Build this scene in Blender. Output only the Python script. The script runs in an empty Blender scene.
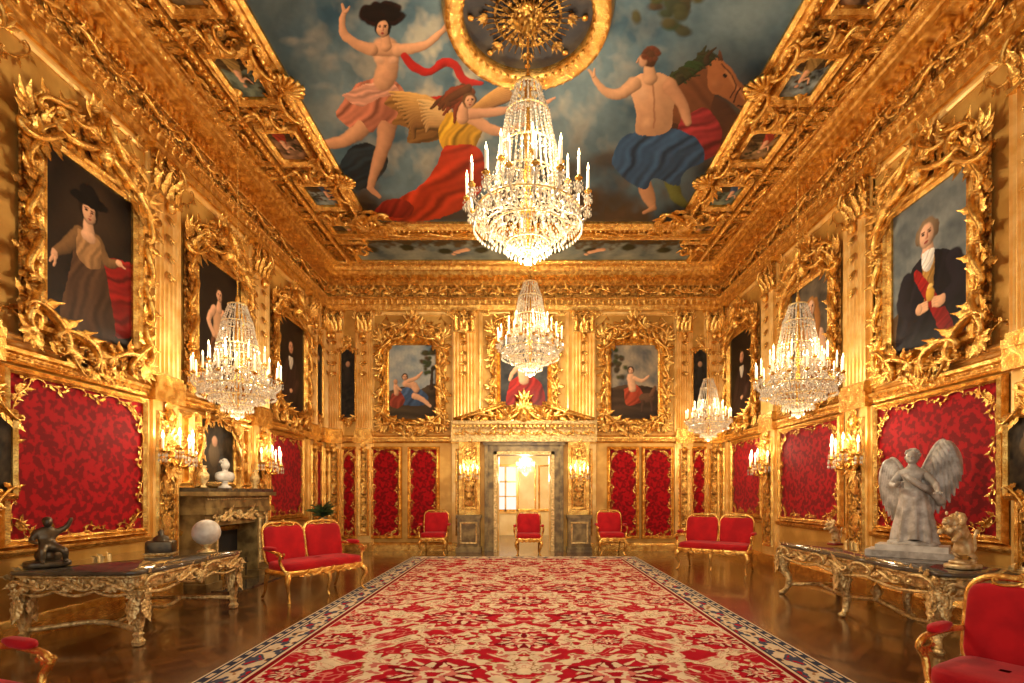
import bpy, math, numpy as np
from mathutils import Vector, Matrix
rng=np.random.default_rng(7)
scene=bpy.context.scene
col=scene.collection
pi=math.pi
# ------------------------------------------------------------------ materials
def s2l(c):
    c=np.array(c,float)/255.0
    return np.where(c<=0.04045,c/12.92,((c+0.055)/1.055)**2.4)
def mat(name,c,rough=.4,metal=0.,c2=None,nscale=6.,bump=None,emis=None,estr=0.,sheen=0.,coat=0.,spec=None,c2range=(.4,.65),detail=4):
    m=bpy.data.materials.new(name); m.use_nodes=True
    nt=m.node_tree; b=nt.nodes['Principled BSDF']
    b.inputs['Base Color'].default_value=(*c,1); b.inputs['Roughness'].default_value=rough; b.inputs['Metallic'].default_value=metal
    tc=nt.nodes.new('ShaderNodeTexCoord')
    if c2 is not None:
        n=nt.nodes.new('ShaderNodeTexNoise'); n.inputs['Scale'].default_value=nscale; n.inputs['Detail'].default_value=detail
        nt.links.new(tc.outputs['Object'],n.inputs['Vector'])
        r=nt.nodes.new('ShaderNodeValToRGB')
        r.color_ramp.elements[0].position=c2range[0]; r.color_ramp.elements[0].color=(*c2,1)
        r.color_ramp.elements[1].position=c2range[1]; r.color_ramp.elements[1].color=(*c,1)
        nt.links.new(n.outputs['Fac'],r.inputs['Fac']); nt.links.new(r.outputs['Color'],b.inputs['Base Color'])
    if bump:
        kind,sc,st,dist=bump
        if kind=='v':
            n=nt.nodes.new('ShaderNodeTexVoronoi'); n.feature='SMOOTH_F1'; n.inputs['Scale'].default_value=sc; out=n.outputs['Distance']
        else:
            n=nt.nodes.new('ShaderNodeTexNoise'); n.inputs['Scale'].default_value=sc; n.inputs['Detail'].default_value=3; out=n.outputs['Fac']
        nt.links.new(tc.outputs['Object'],n.inputs['Vector'])
        bp=nt.nodes.new('ShaderNodeBump'); bp.inputs['Strength'].default_value=st; bp.inputs['Distance'].default_value=dist
        nt.links.new(out,bp.inputs['Height']); nt.links.new(bp.outputs['Normal'],b.inputs['Normal'])
    if emis: b.inputs['Emission Color'].default_value=(*emis,1); b.inputs['Emission Strength'].default_value=estr
    if sheen: b.inputs['Sheen Weight'].default_value=sheen
    if coat: b.inputs['Coat Weight'].default_value=coat
    if spec is not None: b.inputs['Specular IOR Level'].default_value=spec
    return m
GOLD=mat('gilded_carving',(1.0,.66,.19),.25,.85,c2=(.62,.30,.05),nscale=11,bump=('n',45,.5,.02))
GOLD2=mat('carved_gilt_relief',(.80,.44,.09),.34,.7,c2=(.16,.065,.01),nscale=16,bump=('v',22,1.,.05),c2range=(.38,.64))  # dark second tone stands in for shade between the carvings
GWALL=mat('ochre_gilt_wall',(.76,.45,.11),.42,.3,c2=(.56,.29,.055),nscale=2.5,bump=('n',30,.15,.01))
CREAM=mat('cream_gilt',(1.,.70,.27),.32,.45,c2=(.82,.48,.12),nscale=4)
VELVET=mat('crimson_damask',(.40,.001,.005),.7,0,c2=(.19,.0,.002),nscale=13,sheen=.08,spec=.15,c2range=(.46,.54),detail=2)
CHRED=mat('red_velvet_upholstery',(.52,.003,.008),.65,0,c2=(.36,.0,.005),nscale=5,sheen=.1,spec=.2)
STONE=mat('olive_marble',(.38,.27,.10),.3,.1,c2=(.15,.095,.035),nscale=5,bump=('n',20,.1,.01))
DMARB=mat('dark_marble_top',(.045,.04,.03),.06,0,c2=(.10,.08,.055),nscale=4,coat=.5)
AGOLD=mat('antique_pale_gold',(.95,.70,.31),.36,.5,c2=(.40,.25,.08),nscale=18,bump=('v',40,.8,.02),c2range=(.3,.6))
WHITE=mat('white_marble',(.76,.72,.64),.35,0,c2=(.55,.5,.42),nscale=7,bump=('n',30,.2,.01))
GMARB=mat('grey_marble_statue',(.66,.61,.54),.4,0,c2=(.34,.30,.25),nscale=9,bump=('n',40,.4,.01))
BRONZE=mat('dark_bronze',(.07,.055,.04),.3,.6,c2=(.15,.11,.06),nscale=9)
BLACK=mat('firebox_black',(.01,.008,.006),.8)  # plain black for the panel in the fireplace opening
CRYSTAL=mat('crystal',(1.,.92,.75),.05,.35,c2=(.40,.31,.20),nscale=30,emis=(1,.82,.52),estr=.09,spec=1.)  # weak emission stands in for the sparkle of lit crystal
CANDLE=mat('wax_candle',(.95,.88,.70),.5,0,emis=(1,.75,.4),estr=.4)
FLAME=mat('candle_flame',(1,.8,.4),.5,0,emis=(1,.72,.34),estr=18)
LEAFG=mat('plant_leaf',(.04,.09,.02),.5,0,c2=(.02,.04,.01),nscale=8)
TERRA=mat('glazed_pot',(.12,.10,.07),.3)
ANTEW=mat('antechamber_wall',(.90,.76,.45),.5,0,c2=(.8,.62,.3),nscale=2)
def vcmat(name,rough=.45,bumpn=None,spec=.4):
    m=bpy.data.materials.new(name); m.use_nodes=True; nt=m.node_tree; b=nt.nodes['Principled BSDF']
    a=nt.nodes.new('ShaderNodeVertexColor'); a.layer_name='Col'
    nt.links.new(a.outputs['Color'],b.inputs['Base Color']); b.inputs['Roughness'].default_value=rough
    b.inputs['Specular IOR Level'].default_value=spec
    if bumpn:
        tc=nt.nodes.new('ShaderNodeTexCoord'); n=nt.nodes.new('ShaderNodeTexNoise'); n.inputs['Scale'].default_value=bumpn
        nt.links.new(tc.outputs['Object'],n.inputs['Vector'])
        bp=nt.nodes.new('ShaderNodeBump'); bp.inputs['Strength'].default_value=.3; bp.inputs['Distance'].default_value=.01
        nt.links.new(n.outputs['Fac'],bp.inputs['Height']); nt.links.new(bp.outputs['Normal'],b.inputs['Normal'])
    return m
PAINT=vcmat('oil_paint',.5,None,.2)
RUGM=vcmat('woven_rug',.95,180,.05)
def parquet():
    m=bpy.data.materials.new('parquet_wood'); m.use_nodes=True; nt=m.node_tree; b=nt.nodes['Principled BSDF']
    tc=nt.nodes.new('ShaderNodeTexCoord')
    def br(rot):
        mp=nt.nodes.new('ShaderNodeMapping'); mp.inputs['Rotation'].default_value=(0,0,rot)
        nt.links.new(tc.outputs['Object'],mp.inputs['Vector'])
        t=nt.nodes.new('ShaderNodeTexBrick'); t.inputs['Scale'].default_value=1.; t.inputs['Brick Width'].default_value=.6; t.inputs['Row Height'].default_value=.12
        t.inputs['Mortar Size'].default_value=.004; t.inputs['Color1'].default_value=(.23,.085,.022,1); t.inputs['Color2'].default_value=(.085,.028,.008,1)
        t.inputs['Mortar'].default_value=(.02,.008,.003,1)
        nt.links.new(mp.outputs['Vector'],t.inputs['Vector']); return t,mp
    t1,mp=br(pi/4); t2,_=br(-pi/4)
    ch=nt.nodes.new('ShaderNodeTexChecker'); ch.inputs['Scale'].default_value=1/.6; nt.links.new(mp.outputs['Vector'],ch.inputs['Vector'])
    mx=nt.nodes.new('ShaderNodeMix'); mx.data_type='RGBA'
    nt.links.new(ch.outputs['Fac'],mx.inputs['Factor']); nt.links.new(t1.outputs['Color'],mx.inputs[6]); nt.links.new(t2.outputs['Color'],mx.inputs[7])
    n=nt.nodes.new('ShaderNodeTexNoise'); n.inputs['Scale'].default_value=25; n.inputs['Detail'].default_value=5
    nt.links.new(tc.outputs['Object'],n.inputs['Vector'])
    m2=nt.nodes.new('ShaderNodeMix'); m2.data_type='RGBA'; m2.blend_type='MULTIPLY'; m2.inputs['Factor'].default_value=.45
    nt.links.new(mx.outputs[2],m2.inputs[6]); nt.links.new(n.outputs['Color'],m2.inputs[7])
    nt.links.new(m2.outputs[2],b.inputs['Base Color']); b.inputs['Roughness'].default_value=.2; b.inputs['Coat Weight'].default_value=.3; b.inputs['Coat Roughness'].default_value=.08
    return m
PARQ=parquet()
# ------------------------------------------------------------------ mesh kit
def q(rows,k,closed=True):
    i=np.arange(rows-1)[:,None]*k; kk=k if closed else k-1; j=np.arange(kk)[None,:]
    j2=(j+1)%k
    return np.stack([i+j,i+j2,i+k+j2,i+k+j],-1).reshape(-1,4)
def skin(R): 
    R=np.asarray(R,float); return R.reshape(-1,3),[q(R.shape[0],R.shape[1],True)]
def sheet(G):
    G=np.asarray(G,float); return G.reshape(-1,3),[q(G.shape[0],G.shape[1],False)]
def box(x0,x1,y0,y1,z0,z1):
    V=np.array([[x,y,z] for z in(z0,z1) for y in(y0,y1) for x in(x0,x1)],float)
    return V,[np.array([[0,2,3,1],[4,5,7,6],[0,1,5,4],[2,6,7,3],[0,4,6,2],[1,3,7,5]])]
def ell(c,r,nu=8,nv=6):
    a=np.linspace(0,2*pi,nu,endpoint=False); t=np.linspace(1e-3,pi-1e-3,nv+1)
    R=np.stack([np.sin(t)[:,None]*np.cos(a),np.sin(t)[:,None]*np.sin(a),-np.cos(t)[:,None]*np.ones_like(a)],-1)
    return skin(R*np.array(r)+np.array(c))
def sbox(c,h,e=.35,nu=24,nv=12):
    a=np.linspace(0,2*pi,nu,endpoint=False)+pi/nu; t=np.linspace(-pi/2+1e-3,pi/2-1e-3,nv+1)
    f=lambda x,p:np.sign(x)*np.abs(x)**p
    ct=f(np.cos(t),e)[:,None]
    R=np.stack([ct*f(np.cos(a),e),ct*f(np.sin(a),e),f(np.sin(t),e)[:,None]*np.ones_like(a)],-1)
    return skin(R*np.array(h)+np.array(c))
def tube(P,R,k=6):
    P=np.asarray(P,float); n=len(P); R=np.broadcast_to(np.asarray(R,float),(n,)).copy()
    T=np.gradient(P,axis=0); T/=np.linalg.norm(T,axis=1)[:,None]+1e-9
    up=np.array([0,0,1.]) if abs(T[0,2])<.8 else np.array([1.,0,0])
    N=np.cross(T[0],up); N/=np.linalg.norm(N); a=np.linspace(0,2*pi,k,endpoint=False); rings=[]
    for i in range(n):
        N=N-T[i]*N.dot(T[i]); N/=np.linalg.norm(N)+1e-9; B=np.cross(T[i],N)
        rings.append(P[i]+R[i]*(np.cos(a)[:,None]*N+np.sin(a)[:,None]*B))
    rings=[np.repeat(P[:1],k,0)+(rings[0]-P[0])*.02]+rings+[np.repeat(P[-1:],k,0)+(rings[-1]-P[-1])*.02]
    return skin(rings)
def lathe(pr,k=16,fl=None):
    a=np.linspace(0,2*pi,k,endpoint=False); pr=np.array(pr,float)
    m=np.ones_like(a) if fl is None else 1+fl[0]*np.cos(fl[1]*a)
    R=np.stack([pr[:,:1]*np.cos(a)*m,pr[:,:1]*np.sin(a)*m,pr[:,1:2]*np.ones_like(a)],-1); return skin(R)
def smooth_path(P,n=20):
    P=np.asarray(P,float); m=len(P); out=[]
    for t in np.linspace(0,m-1,n):
        i=min(int(t),m-2); f=t-i
        p0=P[max(i-1,0)];p1=P[i];p2=P[i+1];p3=P[min(i+2,m-1)]
        out.append(.5*((2*p1)+(-p0+p2)*f+(2*p0-5*p1+4*p2-p3)*f*f+(-p0+3*p1-3*p2+p3)*f**3))
    return np.array(out)
def octs(C,rx,rz):
    C=np.asarray(C,float); n=len(C); rx=np.broadcast_to(rx,(n,)); rz=np.broadcast_to(rz,(n,))
    a=rng.uniform(0,pi/2,n); c,s=np.cos(a)*rx,np.sin(a)*rx; z=np.zeros(n)
    O=np.stack([np.stack([c,s,z],-1),np.stack([-s,c,z],-1),np.stack([-c,-s,z],-1),np.stack([s,-c,z],-1),np.stack([z,z,rz],-1),np.stack([z,z,-rz],-1)],1)
    V=(C[:,None,:]+O).reshape(-1,3)
    F=np.array([[0,1,4],[1,2,4],[2,3,4],[3,0,4],[1,0,5],[2,1,5],[3,2,5],[0,3,5]])
    return V,[(np.arange(n)[:,None,None]*6+F).reshape(-1,3)]
def comb(*S):
    V=[];F=[];o=0
    for v,f in S:
        V.append(v); F+= [x+o for x in f]; o+=len(v)
    return np.concatenate(V),F
def xf(S,M,flip=None):
    v,f=S; M=np.asarray(M,float); v2=v@M[:3,:3].T+M[:3,3]
    if np.linalg.det(M[:3,:3])<0: f=[x[:,::-1] for x in f]
    return v2,f
def pl(S,u=0,v=0,w=0,ang=0,s=1,sy=None,sz=None,mx=False):
    sy=s if sy is None else sy; sz=s if sz is None else sz
    c,n=math.cos(ang),math.sin(ang); sx=-s if mx else s
    return xf(S,[[c*sx,-n*sy,0,u],[n*sx,c*sy,0,v],[0,0,sz,w],[0,0,0,1]])
class MB:
    def __init__(s,M=None): s.V=[];s.F=[];s.o=0;s.mats=[];s.M=M
    def add(s,S,m,smooth=True,M=None):
        if M is not None: S=xf(S,M)
        if s.M is not None: S=xf(S,s.M)
        v,f=S
        if m not in s.mats: s.mats.append(m)
        mi=s.mats.index(m)
        for x in f: s.F.append((x+s.o,mi,smooth))
        s.V.append(v); s.o+=len(v); return s
    def mesh(s,name):
        me=bpy.data.meshes.new(name); V=np.concatenate(s.V).astype(np.float32)
        lv=np.concatenate([f.ravel() for f,_,_ in s.F]); tot=np.concatenate([np.full(len(f),f.shape[1]) for f,_,_ in s.F])
        mi=np.concatenate([np.full(len(f),m) for f,m,_ in s.F]); sm=np.concatenate([np.full(len(f),b) for f,_,b in s.F])
        st=np.concatenate([[0],np.cumsum(tot)[:-1]])
        me.vertices.add(len(V)); me.vertices.foreach_set('co',V.ravel())
        me.loops.add(len(lv)); me.loops.foreach_set('vertex_index',lv.astype(np.int32))
        me.polygons.add(len(tot)); me.polygons.foreach_set('loop_start',st.astype(np.int32))
        me.polygons.foreach_set('material_index',mi.astype(np.int32)); me.polygons.foreach_set('use_smooth',sm.astype(bool))
        for m in s.mats: me.materials.append(m)
        me.update(calc_edges=True); return me
    def obj(s,name,parent=None,mw=None):
        return mkobj(name,s.mesh(name),parent,mw)
def mkobj(name,data,parent=None,mw=None):
    o=bpy.data.objects.new(name,data); col.objects.link(o)
    if parent: o.parent=parent
    if mw is not None: o.matrix_local=Matrix([list(r) for r in mw]) if not isinstance(mw,Matrix) else mw
    return o
Hc=7.8; XW=5.5; YF=14.2
MF=np.array([[1,0,0,0],[0,0,-1,YF],[0,1,0,0],[0,0,0,1.]])
ML=np.array([[0,0,1,-XW],[1,0,0,0],[0,1,0,0],[0,0,0,1.]])
MR=np.array([[0,0,-1,XW],[-1,0,0,0],[0,1,0,0],[0,0,0,1.]])
MC=np.array([[1,0,0,0],[0,1,0,0],[0,0,-1,Hc],[0,0,0,1.]])
def at(M,u,v,w=0): 
    T=np.eye(4); T[:3,3]=(u,v,w); return M@T
# ------------------------------------------------------------------ ornament stamps
def curve(kind,n=26,turn=5.0,p=3,base=1.2):
    s=np.linspace(0,1,n); u=1-2*s; K=turn*2*(p+1)
    k=K*np.abs(u)**p*(np.sign(u) if kind=='S' else 1)+ (base if kind=='C' else 0)
    th=np.concatenate([[0],np.cumsum((k[1:]+k[:-1])/2*(s[1]-s[0]))])
    d=np.stack([np.cos(th),np.sin(th)],-1); P=np.concatenate([[[0,0]],np.cumsum((d[1:]+d[:-1])/2*(s[1]-s[0]),0)])
    c=P[-1]-P[0]; a=-math.atan2(c[1],c[0]); R=np.array([[math.cos(a),-math.sin(a)],[math.sin(a),math.cos(a)]])
    P=(P-(P[0]+P[-1])/2)@R.T; sc=1/(P[:,0].max()-P[:,0].min())
    return P*sc
def leaf(L=1.,W=.22,curl=.25,n=10,m=5,lob=4):
    t=np.linspace(0,1,n)[:,None]; s=np.linspace(-1,1,m)[None,:]
    hw=W*(np.sin(pi*np.clip(t,0.02,.98)**.75)**.8)*(1+.28*np.cos(2*pi*lob*t))
    x=t*L-.10*np.abs(s)*L*0; y=s*hw; z=.10*(1-np.abs(s)**1.2)*np.sin(pi*t*.9+.2)+curl*t**3+.02
    return sheet(np.stack([x+0*s,y,z+0*s],-1))
LEAF=leaf()
LEAFS=leaf(n=7,m=3,lob=3)
def scroll(kind,th=.058,leaves=3,k=5,n=26,ls=.42):
    P=curve(kind,n); s=np.linspace(0,1,n); P3=np.column_stack([P,.05+.05*np.sin(pi*s)])
    parts=[tube(P3,th*(.4+.7*np.sin(pi*s)),k)]
    for e in(0,-1): parts.append(ell(P3[e],(th*1.2,)*3,6,4))
    T=np.gradient(P,axis=0); 
    for i,sd in zip(np.linspace(n*.28,n*.72,leaves).astype(int),[1,-1,1,-1,1]):
        a=math.atan2(T[i,1],T[i,0])+ (-.7 if kind=='C' else .7*sd)
        parts.append(pl(LEAFS,P[i,0],P[i,1],.04,a,ls,sz=.34))
    return comb(*parts)
CS=scroll('C',leaves=4); SS=scroll('S',leaves=4)
CT=scroll('C',.028,3,4,20,.34); ST=scroll('S',.028,4,4,20,.34)
def fan(n=5,spread=1.9,L=1.,W=.16):
    return comb(*[pl(leaf(L*(1-.25*abs(a)/spread),W,.2,8,3,3),0,0,0,pi/2+a,1) for a in np.linspace(-spread/2,spread/2,n)])
PALM=fan(); 
def shell():
    parts=[]
    for a in np.linspace(-1.25,1.25,9):
        L=1-.25*abs(a)/1.25; t=np.linspace(0,1,6); d=np.array([math.sin(a),math.cos(a)])
        P=np.column_stack([d[0]*t*L,d[1]*t*L,.12+.12*np.sin(t*pi)])
        parts.append(tube(P,.03+.09*t,5))
    parts.append(ell((0,0,.12),(.16,.13,.13),8,5)); return comb(*parts)
SHELL=shell()
ROS=comb(*[pl(leaf(.5,.17,.1,6,3,1),0,0,0,a,1) for a in np.linspace(0,2*pi,8,endpoint=False)],ell((0,0,.08),(.14,.14,.12),8,4))
def mask():
    return comb(ell((0,0,.1),(.2,.27,.18),10,8),ell((0,-.02,.28),(.04,.07,.05),6,4),ell((-.08,.06,.24),(.045,.025,.03),6,4),ell((.08,.06,.24),(.045,.025,.03),6,4),ell((0,-.14,.24),(.07,.025,.04),6,4),pl(PALM,0,.18,.05,0,.4))
MASK=mask()
def rframe(w,h,prof):
    R=[]
    for o,z in prof:
        a,b=w/2+o,h/2+o; R.append([[-a,-b,z],[a,-b,z],[a,b,z],[-a,b,z]])
    return skin(R)
def beads(u0,v0,u1,v1,w,r,sp):
    L=math.hypot(u1-u0,v1-v0); n=max(2,int(L/sp)); parts=[]
    for t in (np.arange(n)+.5)/n: parts.append(ell((u0+(u1-u0)*t,v0+(v1-v0)*t,w),(r,r,r),6,4))
    return comb(*parts)
# ------------------------------------------------------------------ painter
class Cv:
    def __init__(s,X,Y): s.X=X;s.Y=Y;s.C=np.zeros(X.shape+(3,))
    def bl(s,m,c): s.C=s.C*(1-m[...,None])+np.clip(c,0,1)*m[...,None]
    def noise(s,sc,seed,oc=4):
        r=np.random.default_rng(seed); o=np.zeros_like(s.X); a=1.;X,Y=s.X,s.Y
        for i in range(oc):
            for j in range(3):
                th=r.uniform(0,2*pi); ph=r.uniform(0,6.28,2); k=2*pi/sc*(1.9**i)
                o+=a*np.sin(k*(X*math.cos(th)+Y*math.sin(th))+ph[0]+1.3*o+1.1*np.sin(k*.6*(Y*math.cos(th)-X*math.sin(th))+ph[1]))/3
            a*=.55
        return np.clip(.5+.4*o,0,1)
    def warp(s,sc,amp,seed=5):
        a,b=s.noise(sc,seed,3),s.noise(sc,seed+1,3); s.X=s.X+(a-.5)*2*amp; s.Y=s.Y+(b-.5)*2*amp
    def fill(s,c1,c2,n): s.C=s2l(c1)*(1-n[...,None])+s2l(c2)*n[...,None]
    def ell(s,cx,cy,rx,ry,c,ang=0,soft=.15,sh=.45,op=1.):
        a=math.radians(ang); dx,dy=s.X-cx,s.Y-cy; u=(dx*math.cos(a)+dy*math.sin(a))/rx; v=(-dx*math.sin(a)+dy*math.cos(a))/ry
        d=np.sqrt(u*u+v*v); m=np.clip((1-d)/soft,0,1)*op
        L=1+sh*np.clip(-(dx/rx+dy/ry)*.6,-1,.6)-sh*.5*np.clip(d,0,1)**3
        s.bl(m,s2l(c)*L[...,None])
    def limb(s,pts,rad,c,sh=.6,soft=.18):
        if len(pts)>2:
            n=(len(pts)-1)*4+1; P=smooth_path(np.array(pts,float),n); rad=np.interp(np.linspace(0,len(rad)-1,n),range(len(rad)),rad); pts=P
        # union distance so joints stay continuous
        best=np.full(s.X.shape,9e9); bx=np.zeros_like(s.X); by=np.zeros_like(s.X)
        for (a,b),(r1,r2) in zip(zip(pts[:-1],pts[1:]),zip(rad[:-1],rad[1:])):
            dx,dy=b[0]-a[0],b[1]-a[1]; l2=dx*dx+dy*dy+1e-9
            t=np.clip(((s.X-a[0])*dx+(s.Y-a[1])*dy)/l2,0,1); ex,ey=s.X-a[0]-t*dx,s.Y-a[1]-t*dy
            r=r1+(r2-r1)*t; d=np.sqrt(ex*ex+ey*ey)/r; k=d<best
            best=np.where(k,d,best); bx=np.where(k,ex/r,bx); by=np.where(k,ey/r,by)
        m=np.clip((1-best)/soft,0,1); L=1+sh*np.clip(-(bx*.75+by*.65),-1,.4)-sh*.4*np.clip(best,0,1)**3
        cc=s2l(c)*L[...,None]; s.bl(m,cc)
    def poly(s,pts,c,fold=None,sh=.35,seed=1):
        ins=np.zeros(s.X.shape,bool); P0=np.array(pts,float)
        pts=np.array(smooth_path(np.array(list(pts)+[pts[0]],float),len(pts)*6))[:-1]; n=len(pts)
        for i in range(n):
            x1,y1=pts[i];x2,y2=pts[(i+1)%n]
            if y1==y2: continue
            c_=((y1>s.Y)!=(y2>s.Y))&(s.X<(x2-x1)*(s.Y-y1)/(y2-y1)+x1); ins^=c_
        cx,cy=P0.mean(0); w,h=np.ptp(P0,0)/2
        L=1-.35*np.clip(((s.X-cx)/w*.8+(s.Y-cy)/h*.6),-1,1)
        if fold:
            ang,wl=fold; wl*=1.25; a=math.radians(ang); ua=s.X*math.cos(a)+s.Y*math.sin(a); ub=-s.X*math.sin(a)+s.Y*math.cos(a)
            ph=ua/wl*2*pi+1.9*np.sin(ub/wl*.8+seed)+1.5*np.sin(ub/wl*.33+ua/wl*.7+2*seed)+.8*np.sin(ub/wl*2.1+ua/wl*1.4)
            L=L*(1+sh*(.55*np.sin(ph)+.4*np.sin(1.63*ph+ub/wl*.9)+.35*np.sin(.41*ph+1)))
        s.bl(ins.astype(float),s2l(c)*np.clip(L,.12,1.9)[...,None])
    def face(s,x,y,r,skin_,hair,tilt=0,look=0):
        s.ell(x,y-r*.12,r*1.12,r*1.25,hair); s.ell(x+look*r*.12,y+r*.1,r*.78,r*1.02,skin_,tilt,sh=.6)
        for e in(-.33,.33):
            ex=x+(e+look*.2)*r
            s.ell(ex,y-r*.1,r*.22,r*.16,(150,100,76),sh=0,soft=.6); s.ell(ex,y-r*.08,r*.13,r*.09,(40,24,16),sh=0); s.limb([(ex-r*.17,y-r*.25),(ex+r*.17,y-r*.29)],[r*.05,r*.04],(84,52,34),0)
        s.limb([(x+look*r*.25+.12*r,y-r*.1),(x+look*r*.3+.12*r,y+r*.28)],[r*.06,r*.10],(176,112,82),sh=.3)
        s.ell(x+look*r*.22,y+r*.33,r*.14,r*.09,(196,130,100),sh=.4); s.ell(x+look*r*.2,y+r*.6,r*.23,r*.09,(158,58,50),sh=.2); s.ell(x+look*r*.2,y+r*.72,r*.2,r*.05,(150,96,72),sh=0,soft=.7)
def canvas_obj(name,X,Y,P,fn,mat_,parent=None,mw=None,flip=False,warp=None,gain=1.):
    cv=Cv(X,Y)
    if warp: cv.warp(*warp)
    fn(cv)
    if warp: b=cv.noise(warp[0]*.6,99,3); cv.C*=(.93+.14*b[...,None])
    mb=MB(); S=sheet(P)
    if flip: S=(S[0],[f[:,::-1] for f in S[1]])
    mb.add(S,mat_,False); me=mb.mesh(name)
    ca=me.color_attributes.new('Col','FLOAT_COLOR','POINT')
    A=np.ones((X.size,4),np.float32); A[:,:3]=np.clip(cv.C*gain,0,1).reshape(-1,3); ca.data.foreach_set('color',A.ravel())
    return mkobj(name,me,parent,mw)
def rect_canvas(w,h,fn,parent,nx=90,W0=.03,ph=None,name='canvas'):
    ny=int(nx*h/w); ph=100*h/w
    x=np.linspace(0,100,nx)[None,:]*np.ones((ny,1)); y=np.linspace(ph,0,ny)[:,None]*np.ones((1,nx))
    P=np.stack([(x/100-.5)*w,(.5-y/ph)*h,np.full_like(x,W0)],-1)
    return canvas_obj(name,x,y,P,fn,PAINT,parent,warp=(12,.7,5),gain=.9)
SK=(222,170,130)
def p_hatlady(c):
    c.fill((16,12,9),(52,36,22),c.noise(60,3)*.7); c.ell(50,40,44,40,(74,54,36),soft=1.,sh=0,op=.7)
    c.poly([(62,78),(72,70),(90,66),(100,70),(100,140),(60,140)],(130,20,16),(70,10),.5)
    c.poly([(30,62),(58,60),(64,80),(68,95),(76,157),(18,157),(24,110),(28,90)],(78,52,32),(8,11),.4)
    c.limb([(36,64),(24,80),(12,92)],[8,7,4.5],(122,88,52)); c.ell(10,95,4,5,SK); c.limb([(9,97),(6,103)],[2,1.2],SK); c.limb([(11,98),(10,105)],[2,1.2],SK)
    c.limb([(56,62),(68,76),(80,72)],[8,6,4],(122,88,52)); c.ell(83,71,5,3.5,SK); c.limb([(84,71),(91,73)],[2,1.2],SK)
    c.poly([(34,60),(58,59),(60,84),(46,92),(33,84)],(158,116,72),(12,7),.4)
    c.limb([(46,44),(46,60)],[5,8],SK); c.ell(46,62,9,6,SK); c.face(46,38,10.5,SK,(30,18,10),0,.5); c.ell(47,27,24,6.5,(8,6,6),-8,sh=.2); c.ell(47,20,12,9,(14,10,10),sh=.3)
def p_palefig(c):
    c.fill((12,9,7),(46,30,18),c.noise(50,5)*.8)
    c.poly([(34,84),(60,78),(70,110),(76,157),(24,157),(28,120)],(92,58,34),(10,12),.45)
    c.limb([(48,64),(48,90)],[13,13],(196,150,110)); c.limb([(37,60),(26,78),(38,94)],[6.5,5,4],SK); c.limb([(58,60),(70,78),(58,96)],[6.5,5,4],SK)
    c.limb([(50,44),(49,56)],[4.5,7],SK); c.face(50,37,8.5,SK,(52,30,16),0,-.4)
def p_darkport(c):
    c.fill((14,10,9),(44,30,22),c.noise(50,9)*.8)
    c.poly([(18,96),(34,70),(50,64),(66,68),(84,96),(88,157),(12,157)],(48,32,28),(20,14),.4)
    c.poly([(42,64),(58,64),(56,80),(50,86),(44,80)],(206,196,176),(20,6),.3); c.face(50,46,11.5,(205,150,112),(44,30,20),0,.3); c.limb([(76,108),(66,122),(54,124)],[9,8,5],(64,42,36)); c.ell(51,124,6,4,SK)
def p_gent(c):
    n=c.noise(70,11); c.fill((70,80,88),(142,148,144),n)
    c.poly([(0,114),(30,108),(100,118),(100,157),(0,157)],(74,54,32),(70,20),.25)
    c.poly([(12,98),(24,76),(40,64),(62,64),(80,74),(92,96),(94,157),(10,157)],(22,20,28),(15,16),.45)
    c.poly([(43,66),(58,66),(58,90),(55,112),(46,112),(43,90)],(170,126,60),(20,6),.35)
    c.poly([(30,80),(38,76),(72,126),(84,157),(70,157),(58,132)],(140,22,20),(50,6),.3)
    c.limb([(22,82),(16,106),(34,118)],[11,11,8],(26,24,34)); c.limb([(82,82),(90,108),(68,118)],[11,11,8],(30,26,36))
    c.limb([(50,50),(50,62)],[7,9],(228,178,142)); c.poly([(43,60),(57,60),(58,70),(54,80),(46,80),(42,70)],(238,232,220),(30,5),.25)
    for k in range(4): c.limb([(40,114+k*2.4),(49,113+k*2.6)],[2.6,1.8],SK); c.limb([(66,114+k*2.4),(57,112+k*2.6)],[2.6,1.8],SK)
    c.ell(38,117,5,6,SK); c.ell(68,117,5,6,SK); c.ell(53,106,6,8,(214,164,64)); c.ell(53,98,4,3,(240,200,110))
    c.ell(37,41,4,9,(128,104,78)); c.ell(61,41,4,9,(118,94,70)); c.face(49,42,13,(232,182,146),(138,114,88),0,-.3)
def p_palelady(c):
    c.fill((44,42,40),(124,112,94),c.noise(60,13))
    c.poly([(8,128),(40,108),(88,112),(100,157),(0,157)],(158,100,62),(30,14),.4)
    c.poly([(26,80),(42,64),(54,60),(66,64),(80,82),(76,122),(54,128),(30,122)],(226,180,142),None)
    c.poly([(28,90),(54,84),(78,92),(80,126),(50,134),(26,126)],(214,196,170),(25,9),.3)
    c.limb([(30,80),(22,108),(40,130)],[8,7,5],(226,180,142)); c.limb([(77,82),(86,108),(64,132)],[8,7,5],(220,174,138))
    c.limb([(42,34),(35,60),(38,88)],[8,7,4],(182,126,68)); c.limb([(64,34),(71,62),(68,90)],[8,7,4],(172,116,60))
    c.limb([(53,48),(53,64)],[6,9],(226,180,144)); c.face(53,38,12.5,(236,192,158),(180,124,64),0,.2)
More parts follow.
